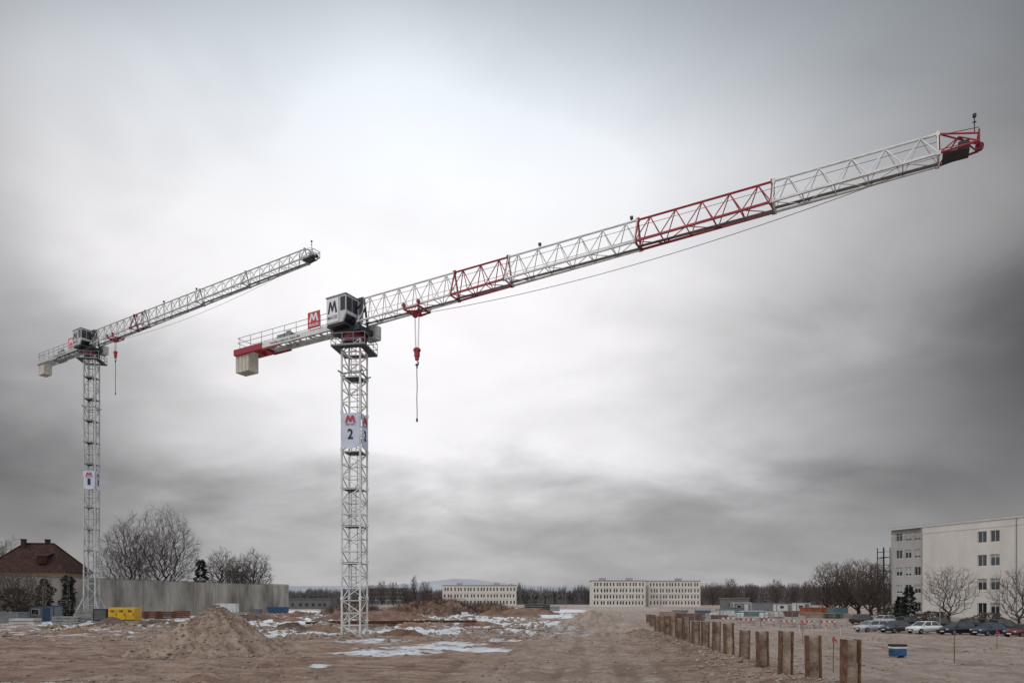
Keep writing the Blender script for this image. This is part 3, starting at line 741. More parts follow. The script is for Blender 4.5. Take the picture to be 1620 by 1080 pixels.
b=MB(); b.box((2.6,-3.2,10.6),(1.6,2.4,1.5)); b.add([V((1.6,-4.6,11.3)),V((3.6,-4.6,11.3)),V((3.6,-1.4,12.1)),V((1.6,-1.4,12.1))],[(0,1,2,3)]); b.build('dormer',mTile,rf)
# ------------------------------------------------------------------ trees: branch tips fill a rounded crown, wood grows back to the trunk
def bare_tree(label,px,D,height,width,seed,twig=mTwig,group='bare winter trees',loc=None,rtip=.016,n=850,ntw=3,low=.16,tl=.055,bf=.45,q2=1):
    rr=random.Random(seed); x=X(px,D); T=thing('bare_tree',label,'tree',loc or (x,D,gz(x,D)-.1),0,group)
    fork=height*low
    pts=[np.array((0.,0.,0.))]; par=[-1]; ln=[0.]
    for i in range(1,5):
        pts.append(np.array((rr.gauss(0,.06),rr.gauss(0,.06),fork*i/4))); par.append(i-1); ln.append(fork*i/4)
    cz=height*(low+1)/2; sz=height*(1-low)/2*1.0; sw=width/2
    cand=[]
    while len(cand)<n:
        d=V((rr.gauss(0,1),rr.gauss(0,1),rr.gauss(0,1))).normalized()
        q=rr.random()**.42; k=1+.26*noise.noise(d*1.7+V((seed,0,0)))+.14*noise.noise(d*4+V((0,seed,0)))
        p=d*(q*k); taper=1.0 if p.z>-.2 else 1.0-.35*(-.2-p.z)
        c_=np.array((p.x*sw*taper,p.y*sw*taper,cz+p.z*sz))
        if c_[2]>height*low*.9: cand.append(c_)
    base=np.array((0,0,fork)); cand.sort(key=lambda c:np.linalg.norm(c-base))
    P=np.zeros((n+5,3)); Ln=np.zeros(n+5)
    for i in range(5): P[i]=pts[i]; Ln[i]=ln[i]
    par=par+[0]*n; m=5
    for c_ in cand:
        dd=np.linalg.norm(P[:m]-c_,axis=1); cost=dd+bf*Ln[:m]
        cost=cost+np.maximum(0,P[:m,2]-c_[2])*1.2; cost[:3]+=99
        j=int(np.argmin(cost)); P[m]=c_; par[m]=j; Ln[m]=Ln[j]+dd[j]; m+=1
    cnt=np.zeros(m)
    for i in range(m-1,-1,-1):
        cnt[i]+=1
        if par[i]>=0: cnt[par[i]]+=cnt[i]
    rad_=rtip*cnt**.44
    tr=MB(); tw=MB()
    for i in range(1,m):
        a=V(P[par[i]]); c_=V(P[i]); r0=min(rad_[par[i]],rad_[i]*1.5); L_=(c_-a).length
        mb=tr if rad_[i]>rtip*4.2 else tw; ns=7 if i<5 else 5 if mb is tr else 3
        mid_=(a+c_)/2+V((rr.gauss(0,.05),rr.gauss(0,.05),rr.uniform(-.02,.07)))*L_
        mb.tube(a,mid_,r0,ns,(r0+rad_[i])/2,False); mb.tube(mid_,c_,(r0+rad_[i])/2,ns,rad_[i],False)
        if i>=5 and cnt[i]<14:
            d0=(c_-a).normalized(); od=V((c_.x/sw,c_.y/sw,(c_.z-cz)/sz*.8+.3)).normalized()
            for k in range(ntw):
                d=(d0*.6+od*.5+V((rr.gauss(0,.55),rr.gauss(0,.55),rr.gauss(.1,.5)))).normalized(); l=height*tl*rr.uniform(.5,1.3)
                s=a.lerp(c_,rr.uniform(.4,1)); e=s+d*l; tw.tube(s,e,rtip*.8,3,rtip*.4,False)
                for q in range(q2):
                    s2=s.lerp(e,rr.uniform(.3,.8)); tw.tube(s2,s2+(d+V((rr.gauss(0,.6),rr.gauss(0,.6),rr.gauss(.1,.5)))).normalized()*l*.55,rtip*.6,3,rtip*.3,False)
    tr.build('trunk',mBark,T); tw.build('crown',twig,T); return T
def P3(px,D,dz=-.1): 
    x=X(px,D); return (x,D,gz(x,D)+dz)
t1=bare_tree('tall bare tree behind the wall, left of the tall pair',202,142,20.3,11.4,11,rtip=.0145,n=1500,ntw=4)
t2=bare_tree('tall bare tree behind the wall, right of the tall pair',262,146,22.0,13.2,23,rtip=.0145,n=1600,ntw=4)
t3=bare_tree('smaller bare tree behind the wall near its right end',352,160,15.2,8.8,37,rtip=.0165,n=1100,ntw=4)
dup(t3,P3(400,163),2.1,'bare tree farthest right behind the wall')
dup(t3,P3(378,172),4.0,'middle bare tree of the small group near the wall end',scale=(.9,.9,.95))
t4=bare_tree('broad brown bare tree in front of the wall at the left edge',28,97,8.0,8.5,41,mTwigBr,rtip=.014,n=900)
dup(t1,P3(12,150),1.0,'bare tree rising beside the ochre house at the left edge',scale=(.8,.8,.80))
dup(t2,P3(-25,140),2.0,'bare tree beyond the left edge behind the house',scale=(.7,.7,.7))
tb=bare_tree('brown bare tree in the thicket left of the office block, leftmost',1312,150,11.8,8.5,53,mTwigBr,rtip=.018,n=950,low=.1,q2=2)
for i,(px,D,sc,rz,lab) in enumerate([(1335,146,.98,1.1,'second from the left'),(1358,152,1.08,2.3,'in the middle'),(1378,140,.95,3.3,'second from the right'),(1392,150,1.0,4.4,'nearest the fire stair')]):
    dup(tb,P3(px,D),rz,'brown bare tree in the thicket left of the office block, '+lab,scale=(sc,sc,sc*.98))
t5=bare_tree('small bare tree in front of the pale office wall',1502,100,8.6,8.0,61,mTwig,rtip=.0105,n=560,ntw=3,tl=.07)
dup(t5,P3(1612,92),2.0,'small bare tree at the right edge before the office block',scale=(.95,.95,.98))
for i,(px,D,h,lab) in enumerate([(588,480,15,'first'),(604,470,17,'second'),(622,455,16,'third'),(640,460,15,'fourth'),(672,440,16,'fifth'),(1128,430,15,'sixth'),(1156,440,18,'seventh'),(1188,450,15,'eighth'),(1228,430,17,'ninth'),(1256,440,15,'tenth'),(1278,420,16,'eleventh')]):
    dup(tb,P3(px,D),i*1.3,'distant bare tree on the skyline, %s from the left'%lab,'distant bare trees on the skyline',scale=(h/11.8*.85,h/11.8*.85,h/11.8))
bare_tree('slender distant poplar on the skyline beside the pale block',655,420,19.0,4.5,71,mTwig,rtip=.035,n=420,low=.05)
def leafy(name,label,cat,loc,h,r,seed,mat,shape,n,group=None,ls=.3,lo=.12):
    rr=random.Random(seed); T=thing(name,label,cat,loc,0,group)
    b=MB(); b.tube((0,0,0),(0,0,h*.9),h*.012+.03,6,.03,False); b.build('trunk',mBark,T)
    c=MB()
    for i in range(n):
        f=rr.random()
        if shape=='cone': z=h*(lo+(1-lo)*f); R_=r*(1-f)**.8*(.65+.45*math.sin(f*34+seed))+.08
        else: z=h*f; R_=r*math.sqrt(max(.03,1-(2*f-1)**2))*(.8+.9*noise.noise(V((f*6,seed,0))))
        a=rr.uniform(0,2*PI); q=R_*math.sqrt(rr.uniform(.1,1))*(1+.3*math.sin(a*3+f*9)); p=V((math.cos(a)*q,math.sin(a)*q,z))
        d=V((math.cos(a),math.sin(a),rr.uniform(-.6,.2))).normalized(); e=V((rr.gauss(0,1),rr.gauss(0,1),rr.gauss(0,1))).normalized(); s_=ls*rr.uniform(.5,1.4)
        c.add([p,p+d*s_+e*s_*.3,p+d*s_*.9-e*s_*.35],[(0,1,2)])
    c.build('crown',mat,T); return T
leafy('conifer','dark ragged conifer showing above the long wall top','tree',P3(318,152),12.2,2.3,3,mNeedle,'cone',1500,None,.6,.3)
leafy('conifer','dark conifer before the office block left wing, taller one','tree',P3(1438,104),5.2,1.5,5,mNeedle,'cone',1500,None,.38)
leafy('conifer','shorter dark conifer left of the office block corner','tree',P3(1425,108),3.8,1.3,6,mNeedle,'cone',1100,None,.38)
for px,D,h,r,sd,lab in((70,103,6.4,1.0,7,'dark ivy clump on the wall below the right side of the house'),(22,99,5.0,2.4,8,'broad dark ivy clump on the wall at the left edge'),(108,106,7.0,.8,9,'narrow dark ivy clump on the wall left of the crane mast')):
    leafy('ivy_bush',lab,'ivy',P3(px,D),h,r,sd,mIvy,'round',1500,'ivy clumps on the long wall',.4)
for px,D,h,r,sd,lab in((1565,96,1.8,1.8,11,'low dark shrub before the office wall, right one'),(1475,102,1.6,2.0,12,'low dark shrub before the office wall, middle one'),(1410,110,2.2,1.6,13,'low dark shrub at the corner of the office block')):
    leafy('shrub',lab,'shrub',P3(px,D),h,r,sd,mTwigBr,'round',900,'shrubs along the office block',.4)
# far wood: many fuzzy rounded crowns
rw=random.Random(99); b=MB()
def farline(y0,y1,x0,x1,n,hmin,hmax):
    for i in range(n):
        x=rw.uniform(x0,x1); y=rw.uniform(y0,y1); h=rw.uniform(hmin,hmax)*(.9+.3*noise.noise(V((x*.012,y*.01,0)))+.15*noise.noise(V((x*.05,1,0)))); w_=h*rw.uniform(.22,.36)
        for k in range(26):
            a=rw.uniform(0,2*PI); e=rw.uniform(-.5,1.5); p=V((x+rw.gauss(0,w_*.35),y+rw.gauss(0,1),h*rw.uniform(.15,.6)))
            q=V((x+math.cos(a)*w_*math.cos(e),y+math.sin(a)*w_*math.cos(e),h*.56+h*.44*math.sin(e))); s_=h*.022
            b.add([p+V((-s_,0,0)),p+V((s_,0,0)),q],[(0,1,2)])
        p=V((x,y,0)); b.add([p+V((-h*.2,0,0)),p+V((h*.2,0,0)),p+V((h*.2,0,h*.28)),p+V((-h*.2,0,h*.3))],[(0,1,2,3)])
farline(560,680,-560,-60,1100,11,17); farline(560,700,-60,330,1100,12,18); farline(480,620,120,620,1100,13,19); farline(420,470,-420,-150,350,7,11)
o=b.build('far_wood_hazed',mFarHazed); tag(o,'hazy grey brown bare woodland along the horizon','woodland',None,'stuff')
# ------------------------------------------------------------------ site goods
PAL={}
def pm(name,c,**k):
    if name not in PAL: PAL[name]=M(name,c,**k)
    return PAL[name]
cBlue=pm('blue_paint',(.03,.075,.15),rough=.6); cTeal=pm('teal_paint',(.08,.15,.155),rough=.6); cYel=pm('yellow_paint',(.50,.29,.015),rough=.5)
cOr=pm('orange_paint',(.25,.075,.035),rough=.6); cWh=pm('white_paint',(.5,.5,.49),rough=.6); cGr=pm('grey_paint',(.15,.16,.165),rough=.6)
cBr=pm('red_brown_timber',(.13,.055,.038),rough=.8); cTim=pm('pale_timber',(.25,.18,.125),rough=.8); cBk=pm('black_paint',(.02,.02,.022),rough=.5)
cBox=pm('box_blue_paint',(.02,.075,.17),rough=.5)
def container(label,px,D,w,d,h,body,rz=0,trim=None,group=None,name='site_container',cat='container',door=True,z=0):
    x=X(px,D); T=thing(name,label,cat,(x,D,gz(x,D)+z),rz,group); trim=trim or body
    b=MB(); n=int(w/.3); 
    for sy in(-1,1):
        for i in range(n):
            a=-w/2+w*i/n; k=w/n; o1=d/2-.06; o2=d/2-.02
            for (xa,xb,ya,yb) in((a,a+k*.3,o1,o1),(a+k*.3,a+k*.45,o1,o2),(a+k*.45,a+k*.8,o2,o2),(a+k*.8,a+k,o2,o1)):
                b.add([(xa,sy*ya,.12),(xb,sy*yb,.12),(xb,sy*yb,h-.1),(xa,sy*ya,h-.1)],[(0,1,2,3)])
    for sx in(-1,1): b.add([(sx*(w/2-.04),-d/2+.06,.12),(sx*(w/2-.04),d/2-.06,.12),(sx*(w/2-.04),d/2-.06,h-.1),(sx*(w/2-.04),-d/2+.06,h-.1)],[(0,1,2,3)])
    b.box((0,0,h-.06),(w-.1,d-.1,.06)); b.box((0,0,.1),(w-.1,d-.1,.08)); b.build('shell',body,T)
    b=MB()
    for sx in(-1,1):
        for sy in(-1,1): b.box((sx*(w/2-.05),sy*(d/2-.05),h/2),(.13,.13,h))
        for z in(.08,h-.07): b.box((sx*(w/2-.05),0,z),(.12,d-.24,.14))
    for sy in(-1,1):
        for z in(.08,h-.07): b.box((0,sy*(d/2-.05),z),(w-.24,.12,.14))
    b.build('frame',trim,T)
    if door:
        b=MB(); b.box((w*.22,-d/2-.0,h*.47),(.95,.06,h*.78)); b.build('door',trim,T)
        b=MB(); b.box((-w*.2,-d/2-.0,h*.6),(1.1,.06,.9)); wv=b.build('window',mFrame,T)
        b=MB(); b.box((-w*.2,-d/2-.035,h*.6),(.95,.02,.75)); b.build('pane',mGlass,wv)
    return T
def stack(label,px,D,w,d,layers,lh,mat,rz=0,n=4,group=None,name='timber_stack',cat='stack',jit=.05,z=0):
    x=X(px,D); T=thing(name,label,cat,(x,D,gz(x,D)+z),rz,group); rr=random.Random(int(px*7+D))
    for k in range(layers):
        b=MB()
        for i in range(n): b.box((rr.uniform(-jit,jit),-d/2+d*(i+.5)/n,k*(lh+.08)+.08+lh/2),(w+rr.uniform(-.1,.1),d/n*.88,lh))
        b.build('layer',mat,T,bevel=.015)
        for q in(-.35,.35):
            b=MB(); b.box((q*w,0,k*(lh+.08)+.04),(.1,d,.075)); b.build('bearer',cTim,T)
    return T
def skip_bin(label,px,D,w,d,h,mat,rz=0,group=None):
    x=X(px,D); T=thing('skip_bin',label,'skip',(x,D,gz(x,D)),rz,group); b=MB()
    def ring(w0,d0,z): return [(-w0/2,-d0/2,z),(w0/2,-d0/2,z),(w0/2,d0/2,z),(-w0/2,d0/2,z)]
    vs=ring(w*.7,d*.9,.08)+ring(w,d,h)+ring(w-.14,d-.14,h)+ring(w*.7-.1,d*.9-.1,.2)
    fs=[(3,2,1,0)]
    for r in range(3):
        for i in range(4): fs.append((r*4+i,r*4+(i+1)%4,r*4+4+(i+1)%4,r*4+4+i))
    fs.append((12,13,14,15)); b.add(vs,fs); b.build('tub',mat,T)
    b=MB()
    for sy in(-1,1):
        for q in(-.22,.22): b.bar((q*w,sy*d*.46,.1),(q*w,sy*d*.515,h-.02),.09)
        b.bar((-w/2,sy*d/2,h),(w/2,sy*d/2,h),.1)
    for sx in(-1,1): b.bar((sx*w/2,-d/2,h),(sx*w/2,d/2,h),.1)
    b.build('rim',mat,T); return T
def generator():
    D=93; x=X(186,D); T=thing('generator','yellow containerised generator with dark end beside the crane numbered 1','generator',(x,D,gz(x,D)),rad(4)); T.scale=(.86,.86,.86)
    b=MB(); b.box((1.15,0,1.4),(4.1,2.2,2.1)); b.build('yellow_housing',cYel,T,bevel=.06)
    b=MB(); b.box((-2.15,0,1.3),(2.2,2.1,1.9)); b.build('radiator_housing',cBk,T,bevel=.05)
    b=MB(); b.box((0,0,.2),(6.9,2.0,.3)); b.build('skid',cGr,T)
    for i in range(3):
        b=MB(); b.box((-.1+i*1.3,-1.13,1.35),(1.1,.06,1.6)); q=b.build('door',cYel,T,bevel=.015)
        b=MB(); b.box((.3+i*1.3,-1.19,1.35),(.08,.06,.3)); b.build('handle',cBk,q)
        b=MB()
        for k in range(4): b.box((-.2+i*1.3,-1.175,1.75+k*.09),(.6,.03,.05))
        b.build('vent',cBk,q)
    b=MB()
    for i in range(9): b.box((-2.15,-1.07,.6+i*.17),(1.7,.05,.07))
    b.build('louvre',cGr,T)
    b=MB(); b.tube((2.6,.4,2.4),(2.6,.4,3.0),.12,10); b.build('exhaust',cGr,T)
    b=MB(); b.box((1.15,-1.13,.5),(4.0,.05,.16)); b.build('warning_stripe',cBk,T)
generator()
container('blue framed grey tool container at the left below the ivy',72,100,3.6,2.4,2.3,cGr,rad(5),cBlue)
container('grey tool container farthest left by the wall foot',12,93,4.2,2.4,1.5,cGr,rad(3),cGr,door=False)
stack('stack of grey concrete slabs in front of the left crane',108,88,3.2,1.6,3,.24,mConcD,.1,3,name='slab_stack')
stack('stack of grey concrete beams at the left edge of the yard',40,87,3.0,1.6,2,.32,mConc,.05,3,name='slab_stack')
for i,(px,D) in enumerate(((240,112),(264,116),(288,121))):
    stack(['red brown formwork stack next to the generator','middle red brown formwork stack by the wall','red brown formwork stack nearest the white cabin'][i],px,D,2.6,1.6,4,.24,cBr,.2*i,5,'formwork stacks by the wall','formwork_stack')
container('white site cabin in front of the long wall',360,128,3.5,2.4,2.5,cWh,rad(6),cWh,name='site_cabin',cat='cabin')
skip_bin('blue skip near the right end of the long wall',440,142,4.2,2,1.7,cBlue)
skip_bin('small grey skip left of the blue skip',404,138,2.4,1.6,1.2,cGr)
stack('pale board stack between the white cabin and the grey skip',385,122,2.4,1.2,2,.22,cTim,.2,4,name='board_stack')
for i,(px,D,L_,rz) in enumerate(((560,78,11,.03),(585,80,12,-.02),(690,76,9,.05))):
    x=X(px,D); b=MB()
    for z in(.02,.26): b.box((0,0,z),(L_,.26,.035))
    b.box((0,0,.14),(L_,.03,.21)); o=b.build('steel_beam',mRust); o.location=(x,D,max(gz(x+L_*k,D) for k in(-.45,-.2,0,.2,.45))+.02); o.rotation_euler=(0,0,rz)
    tag(o,['rusty steel beam lying left behind the crane foot','longest rusty steel beam lying behind the crane foot','rusty steel beam lying right of the crane foot'][i],'steel beam','steel beams lying on the snow')
def sign(label,px,D,h,bw,bh):
    x=X(px,D); T=thing('site_sign',label,'sign',(x,D,gz(x,D)))
    b=MB(); b.tube((0,0,-.2),(0,0,h),.03,6); b.build('post',mGrey,T); b=MB(); b.box((0,-.05,h-bh/2),(bw,.03,bh)); b.build('board',mSignWhite,T)
sign('small white board on a post right of the crane numbered 2',735,82,1.5,.8,.55)
# storage yard at right
container('orange container in the storage yard, left one',1281,140,3.0,2.4,1.7,cOr,0,cOr,'orange containers in the storage yard',door=False)
container('orange container in the storage yard, right one',1304,146,2.6,2.4,1.7,cOr,0.05,cOr,'orange containers in the storage yard',door=False)
container('teal container right of the orange containers',1325,136,3.0,2.4,1.7,cTeal,rad(4),cGr,door=False)
container('long teal container at the centre of the storage yard',1190,128,4.4,2.4,1.2,cTeal,rad(-3),cWh,door=False)
container('white cabin left of the long teal container',1148,130,3.0,2.4,1.4,cWh,0,cTeal,name='site_cabin',cat='cabin',door=False)
container('small blue container left of the white yard cabin',1112,132,2.4,2.2,1.2,cBlue,.05,cBlue,door=False)
container('white container with grey frame at the back of the yard',1240,185,5,2.4,2.2,cWh,.02,cGr)
container('long grey container behind the orange containers',1215,200,9,2.4,2.4,cGr,.02,cGr,door=False)
container('grey cabin at the back of the yard behind the teal skip',1172,175,4.5,2.4,2.6,cGr,.02,cWh,name='site_cabin',cat='cabin')
container('white cabin behind the orange containers',1268,165,3.6,2.4,2.6,cWh,.02,cGr,name='site_cabin',cat='cabin')
stack('brown timber stack at the left of the storage yard',1092,104,4.0,1.8,3,.3,cBr,.12,5)
stack('pale timber stack behind the far piles',1060,122,3.6,1.6,3,.28,cTim,-.1,5)
stack('low pale timber stack beside the parked cars',1340,118,5.0,1.4,2,.25,cTim,.05,5)
stack('dark stack of pipes near the far end of the site road',850,190,7,2,4,.4,cBk,0,5,name='pipe_stack')
stack('dark stack of boards right behind the pipe stack',872,205,5,2,3,.4,cGr,0,5,name='board_stack')
skip_bin('teal skip at the back of the storage yard',1165,160,3.2,1.8,1.4,cTeal)
skip_bin('brown skip left of the orange containers',1252,128,2.6,1.6,1.1,cBr)
skip_bin('grey skip between the pale timber stack and the brown timber stack',1076,126,2.6,1.6,1.2,cGr)
stack('grey kerb stack between the teal container and the brown skip',1222,124,2.4,1.4,3,.22,mConc,.1,4,name='kerb_stack')
stack('red brown board stack in front of the white yard cabin',1138,112,2.6,1.2,2,.25,cBr,.15,4,name='board_stack')
stack('pale board stack in front of the orange containers',1290,122,3.4,1.2,3,.2,cTim,-.1,4,name='board_stack')
stack('dark pipe stack in front of the teal container beside the orange ones',1318,116,3.0,1.0,3,.2,cBk,.1,4,name='pipe_stack')
stack('grey slab stack in front of the small blue container',1110,118,2.2,1.4,3,.2,mConc,.05,3,name='slab_stack')
for i,(px,D) in enumerate(((1128,113),(1170,110),(1208,112),(1232,118))):
    x=X(px,D); T=thing('sack_pallet',['leftmost','second','third','rightmost'][i]+' pallet of white bulk sacks along the storage yard front','pallet',(x,D,gz(x,D)),.1*i,'pallets of white bulk sacks')
    b=MB()
    for q in(-.5,0,.5): b.box((0,q,.06),(1.2,.12,.12))
    for q in range(5): b.box((-.5+q*.25,0,.14),(.16,1.2,.03))
    b.build('pallet',cTim,T)
    for q in(-.3,.3):
        b=MB(); b.box((q,0,.62),(.56,.9,.9)); b.build('sack',cWh,T,bevel=.14)
# red and white plank barriers
cTape=pm('red_tape',(.38,.03,.03),rough=.6)
for i,(px,D) in enumerate(((1150,96),(1182,95),(1214,94),(1246,93),(1278,92),(1310,91))):
    x=X(px,D); T=thing('plank_barrier','%s red and white plank barrier from the left before the yard fence'%['first','second','third','fourth','fifth','sixth'][i],'barrier',(x,D,gz(x,D)),.06*((i*7)%5-2),'red and white plank barriers')
    for sx in(-.95,.95):
        b=MB(); b.box((sx,0,.5),(.07,.07,1.0)); b.box((sx,0,.05),(.14,.6,.1)); b.build('leg',mGrey,T)
    b=MB()
    for q in range(6):
        b.m=q%2; b.box((-.83+q*.333,-.06,.85),(.333,.03,.2))
    b.build('plank',[cTape,cWh],T)
def fence_panel(label,p,q):
    T=thing('fence_panel',label,'fence',(*p,gz(*p)),math.atan2(q[1]-p[1],q[0]-p[0]),'mesh fence panels along the yard'); w=math.hypot(q[0]-p[0],q[1]-p[1])-.08
    b=MB()
    for x in(0,w): b.tube((x,0,.1),(x,0,2.0),.026,5)
    for z in(.18,1.98): b.tube((0,0,z),(w,0,z),.024,5)
    b.build('frame',mGrey,T)
    b=MB()
    for i in range(22): b.tube((w*(i+.5)/22,0,.18),(w*(i+.5)/22,0,1.98),.006,3,None,False)
    for i in range(6): b.tube((0,0,.45+i*.28),(w,0,.45+i*.28),.007,3,None,False)
    b.build('mesh_infill',mGrey,T)
    b=MB(); b.box((0,0,.07),(.25,.7,.14)); b.build('foot',mConc,T)
pts=[(X(1078+i*22,101-i*.9),101-i*.9) for i in range(13)]
od=['first','second','third','fourth','fifth','sixth','seventh','eighth','ninth','tenth','eleventh','twelfth']
for i in range(12): fence_panel('%s mesh fence panel from the left along the yard'%od[i],pts[i],pts[i+1])
def stake(label,px,D,h,tape=None,r=.03,mat=None):
    x=X(px,D); T=thing('marker_stake',label,'stake',(x,D,gz(x,D)),0,'marker stakes on the gravel')
    b=MB(); b.tube((0,0,-.2),(random.Random(int(px)).uniform(-.04,.04),0,h),r,6); b.build('post',mat or mRust,T)
    if tape:
        b=MB(); b.box((.0,0,h-.14),(r*2.6,r*2.6,.2)); b.add([(.03,0,h-.05),(.2,.03,h-.16),(.17,.02,h-.28),(.04,0,h-.14)],[(0,1,2,3)]); b.build('tape',tape,T)
stake('thin rusty stake standing alone on the right gravel',1510,33,1.45,None,.02)
stake('thin stake with red tape beside the nearest pile',1318,29,1.5,cTape,.018)
stake('thin red topped stake below the parked black cars',1577,43,1.2,cTape,.018)
stake('thin stake with red tape behind the row of piles',1270,48,1.6,cTape,.018)
stake('short stake with red tape in the left middle snow',748,62,1.0,cTape,.02)
for i,(px,D) in enumerate(((1245,80),(1265,78),(1285,76),(1306,75),(1330,72))):
    stake('%s red marker stake from the left in the line before the cars'%['first','second','third','fourth','fifth'][i],px,D,1.2,cTape,.022,cWh)
for i,(px,D,h,lab) in enumerate(((1045,240,9,'distant thin lamp post beside the long cream block'),(1300,150,8,'thin lamp post left of the brown thicket'),(895,260,9,'distant thin lamp post along the site road'),(1487,88,4.6,'short lamp post before the small bare tree'))):
    x=X(px,D); T=thing('street_lamp',lab,'street lamp',(x,D,gz(x,D)),0,'street lamps round the site')
    b=MB(); b.tube((0,0,-.2),(0,0,h),.08,6,.05); b.build('post',mGrey,T)
    b=MB(); b.bar((0,0,h),(.9,0,h+.12),.06); b.box((.95,0,h+.12),(.6,.22,.12)); b.build('lamp_head',mGrey,T)
def bluebox():
    D=36.5; x=X(1420,D); T=thing('pump_box','blue box with white band and dark lid standing alone on the right gravel','box',(x,D,gz(x,D)),rad(8)); T.scale=(.88,.88,.88)
    b=MB(); b.box((0,0,.33),(.80,.6,.44)); b.build('body',cBox,T,bevel=.04)
    b=MB(); b.box((0,0,.61),(.84,.64,.12)); b.build('lid',cWh,T,bevel=.03)
    b=MB(); b.box((0,0,.75),(.86,.64,.16)); b.build('lid_cover',cBk,T,bevel=.05)
    for s_ in(-1,1):
        b=MB(); b.box((s_*.3,0,.055),(.12,.6,.11)); b.build('skid',cTim,T)
        b=MB(); b.bar((s_*.43,-.15,.40),(s_*.43,.15,.40),.04); b.build('handle',cBk,T)
bluebox()
# ------------------------------------------------------------------ cars
mTyre=M('tyre_rubber',(.015,.015,.016),.8); mRim=M('rim_alloy',(.3,.3,.31),.35,.7); mLampW=M('headlamp',(.5,.5,.5),.15); mLampR=M('tail_lamp',(.3,.01,.01),.2)
mCarGlass=glass('car_glass',(.015,.018,.02),.05); mPlate=M('number_plate',(.6,.6,.58),.5)
def car(label,px,D,paint,rz,estate=False,sc=.92):
    x=X(px,D); T=thing('parked_car',label,'car',(x,D,gz(x,D)),rz,'cars parked before the office block'); T.scale=(sc,sc,sc)
    st=[(-2.16,.42,.62,.74,.70),(-2.08,.28,.62,.90,.82),(-1.7,.20,.60,.96,.865),(-.8,.19,.58,.955,.88),(.7,.19,.58,.94,.88),(1.15,.19,.58,.92,.875),(1.75,.22,.56,.82,.85),(2.08,.28,.52,.72,.78),(2.17,.40,.52,.62,.66)]
    b=MB(); vs=[];fs=[]
    for (xx,zb_,zm,zt_,w) in st: vs+=[(xx,-w*.94,zb_),(xx,-w,zm),(xx,-w*.9,zt_),(xx,0,zt_+.025),(xx,w*.9,zt_),(xx,w,zm),(xx,w*.94,zb_)]
    for i in range(len(st)-1):
        for j in range(7):
            a=i*7+j; c=i*7+(j+1)%7; fs.append((a,c,c+7,a+7))
    fs+= [tuple(range(7))[::-1],tuple(range((len(st)-1)*7,len(st)*7))]; b.add(vs,fs); body=b.build('body',paint,T,True)
    rb0,rb1=(-2.0,-1.75) if estate else (-1.75,-1.15); f0,f1=1.12,.30; zt_=1.42
    B_=[V((rb0,-.77,.93)),V((f0,-.77,.91)),V((f0,.77,.91)),V((rb0,.77,.93))]; Tp=[V((rb1,-.6,zt_)),V((f1,-.6,zt_)),V((f1,.6,zt_)),V((rb1,.6,zt_))]
    b=MB(); b.add(B_+Tp,[(0,1,5,4),(1,2,6,5),(2,3,7,6),(3,0,4,7)]); b.build('windows',mCarGlass,T)
    b=MB()
    for i in range(4): b.bar(B_[i],Tp[i],.09,.07)
    for s_ in(0,3):
        m0=B_[0].lerp(B_[1],.5); m1=Tp[0].lerp(Tp[1],.45)
        if s_: m0.y*=-1;m1.y*=-1
        b.bar(m0,m1,.08,.05)
    vs=[(rb1-.05,-.62,zt_-.02),(f1+.06,-.62,zt_-.03),(f1+.06,.62,zt_-.03),(rb1-.05,.62,zt_-.02),(rb1+.1,-.5,zt_+.05),(f1-.15,-.5,zt_+.05),(f1-.15,.5,zt_+.05),(rb1+.1,.5,zt_+.05)]
    b.add(vs,[(0,1,5,4),(1,2,6,5),(2,3,7,6),(3,0,4,7),(4,5,6,7),(3,2,1,0)]); b.build('roof',paint,T)
    for xx in(-1.32,1.33):
        for s_ in(-1,1):
            b=MB(); b.tube((xx,s_*.70,.315),(xx,s_*.895,.315),.315,18); w=b.build('wheel',mTyre,T)
            b=MB(); b.tube((xx,s_*.85,.315),(xx,s_*.905,.315),.20,12); b.build('rim',mRim,w)
    for s_ in(-1,1):
        b=MB(); b.box((2.05,s_*.58,.66),(.2,.3,.13)); b.build('headlight',mLampW,T,bevel=.03)
        b=MB(); b.box((-2.09,s_*.66,.78),(.1,.2,.2)); b.build('tail_light',mLampR,T,bevel=.02)
        b=MB(); b.box((.8,s_*.93,.98),(.14,.18,.12)); b.build('wing_mirror',paint,T,bevel=.03)
    b=MB(); b.box((2.165,0,.47),(.05,1.0,.16)); b.build('grille',cBk,T)
    b=MB(); b.box((2.2,0,.42),(.02,.5,.11)); b.build('number_plate',mPlate,T)
    return T
def paint(n,c): return M(n,c,.3,.2,.05,1,spec=.5)
pSil=paint('silver_car_paint',(.36,.37,.38)); pDk=paint('charcoal_car_paint',(.035,.038,.042)); pBl=paint('black_car_paint',(.012,.013,.016)); pWh=paint('white_car_paint',(.58,.58,.58)); pRd=paint('dark_red_car_paint',(.10,.015,.02)); pBlu=paint('navy_car_paint',(.02,.03,.06))
hd=math.atan2(-.30,-.95)
for px,D,p,es,lab in((1378,82,pSil,True,'silver estate car at the left end of the parked row'),(1418,79.5,pDk,False,'charcoal car between the silver and the white car'),(1462,77,pWh,False,'white car third from the left in the parked row'),
    (1514,75,pBl,True,'black estate car right of the white parked car'),(1566,73,pBlu,False,'dark navy car second from the right edge'),(1618,71,pRd,False,'dark red car at the right edge of the picture'),
    (1675,69,pDk,True,'charcoal estate car beyond the dark red car')):
    car(lab,px,D,p,hd+random.Random(px).uniform(-.06,.06),es)
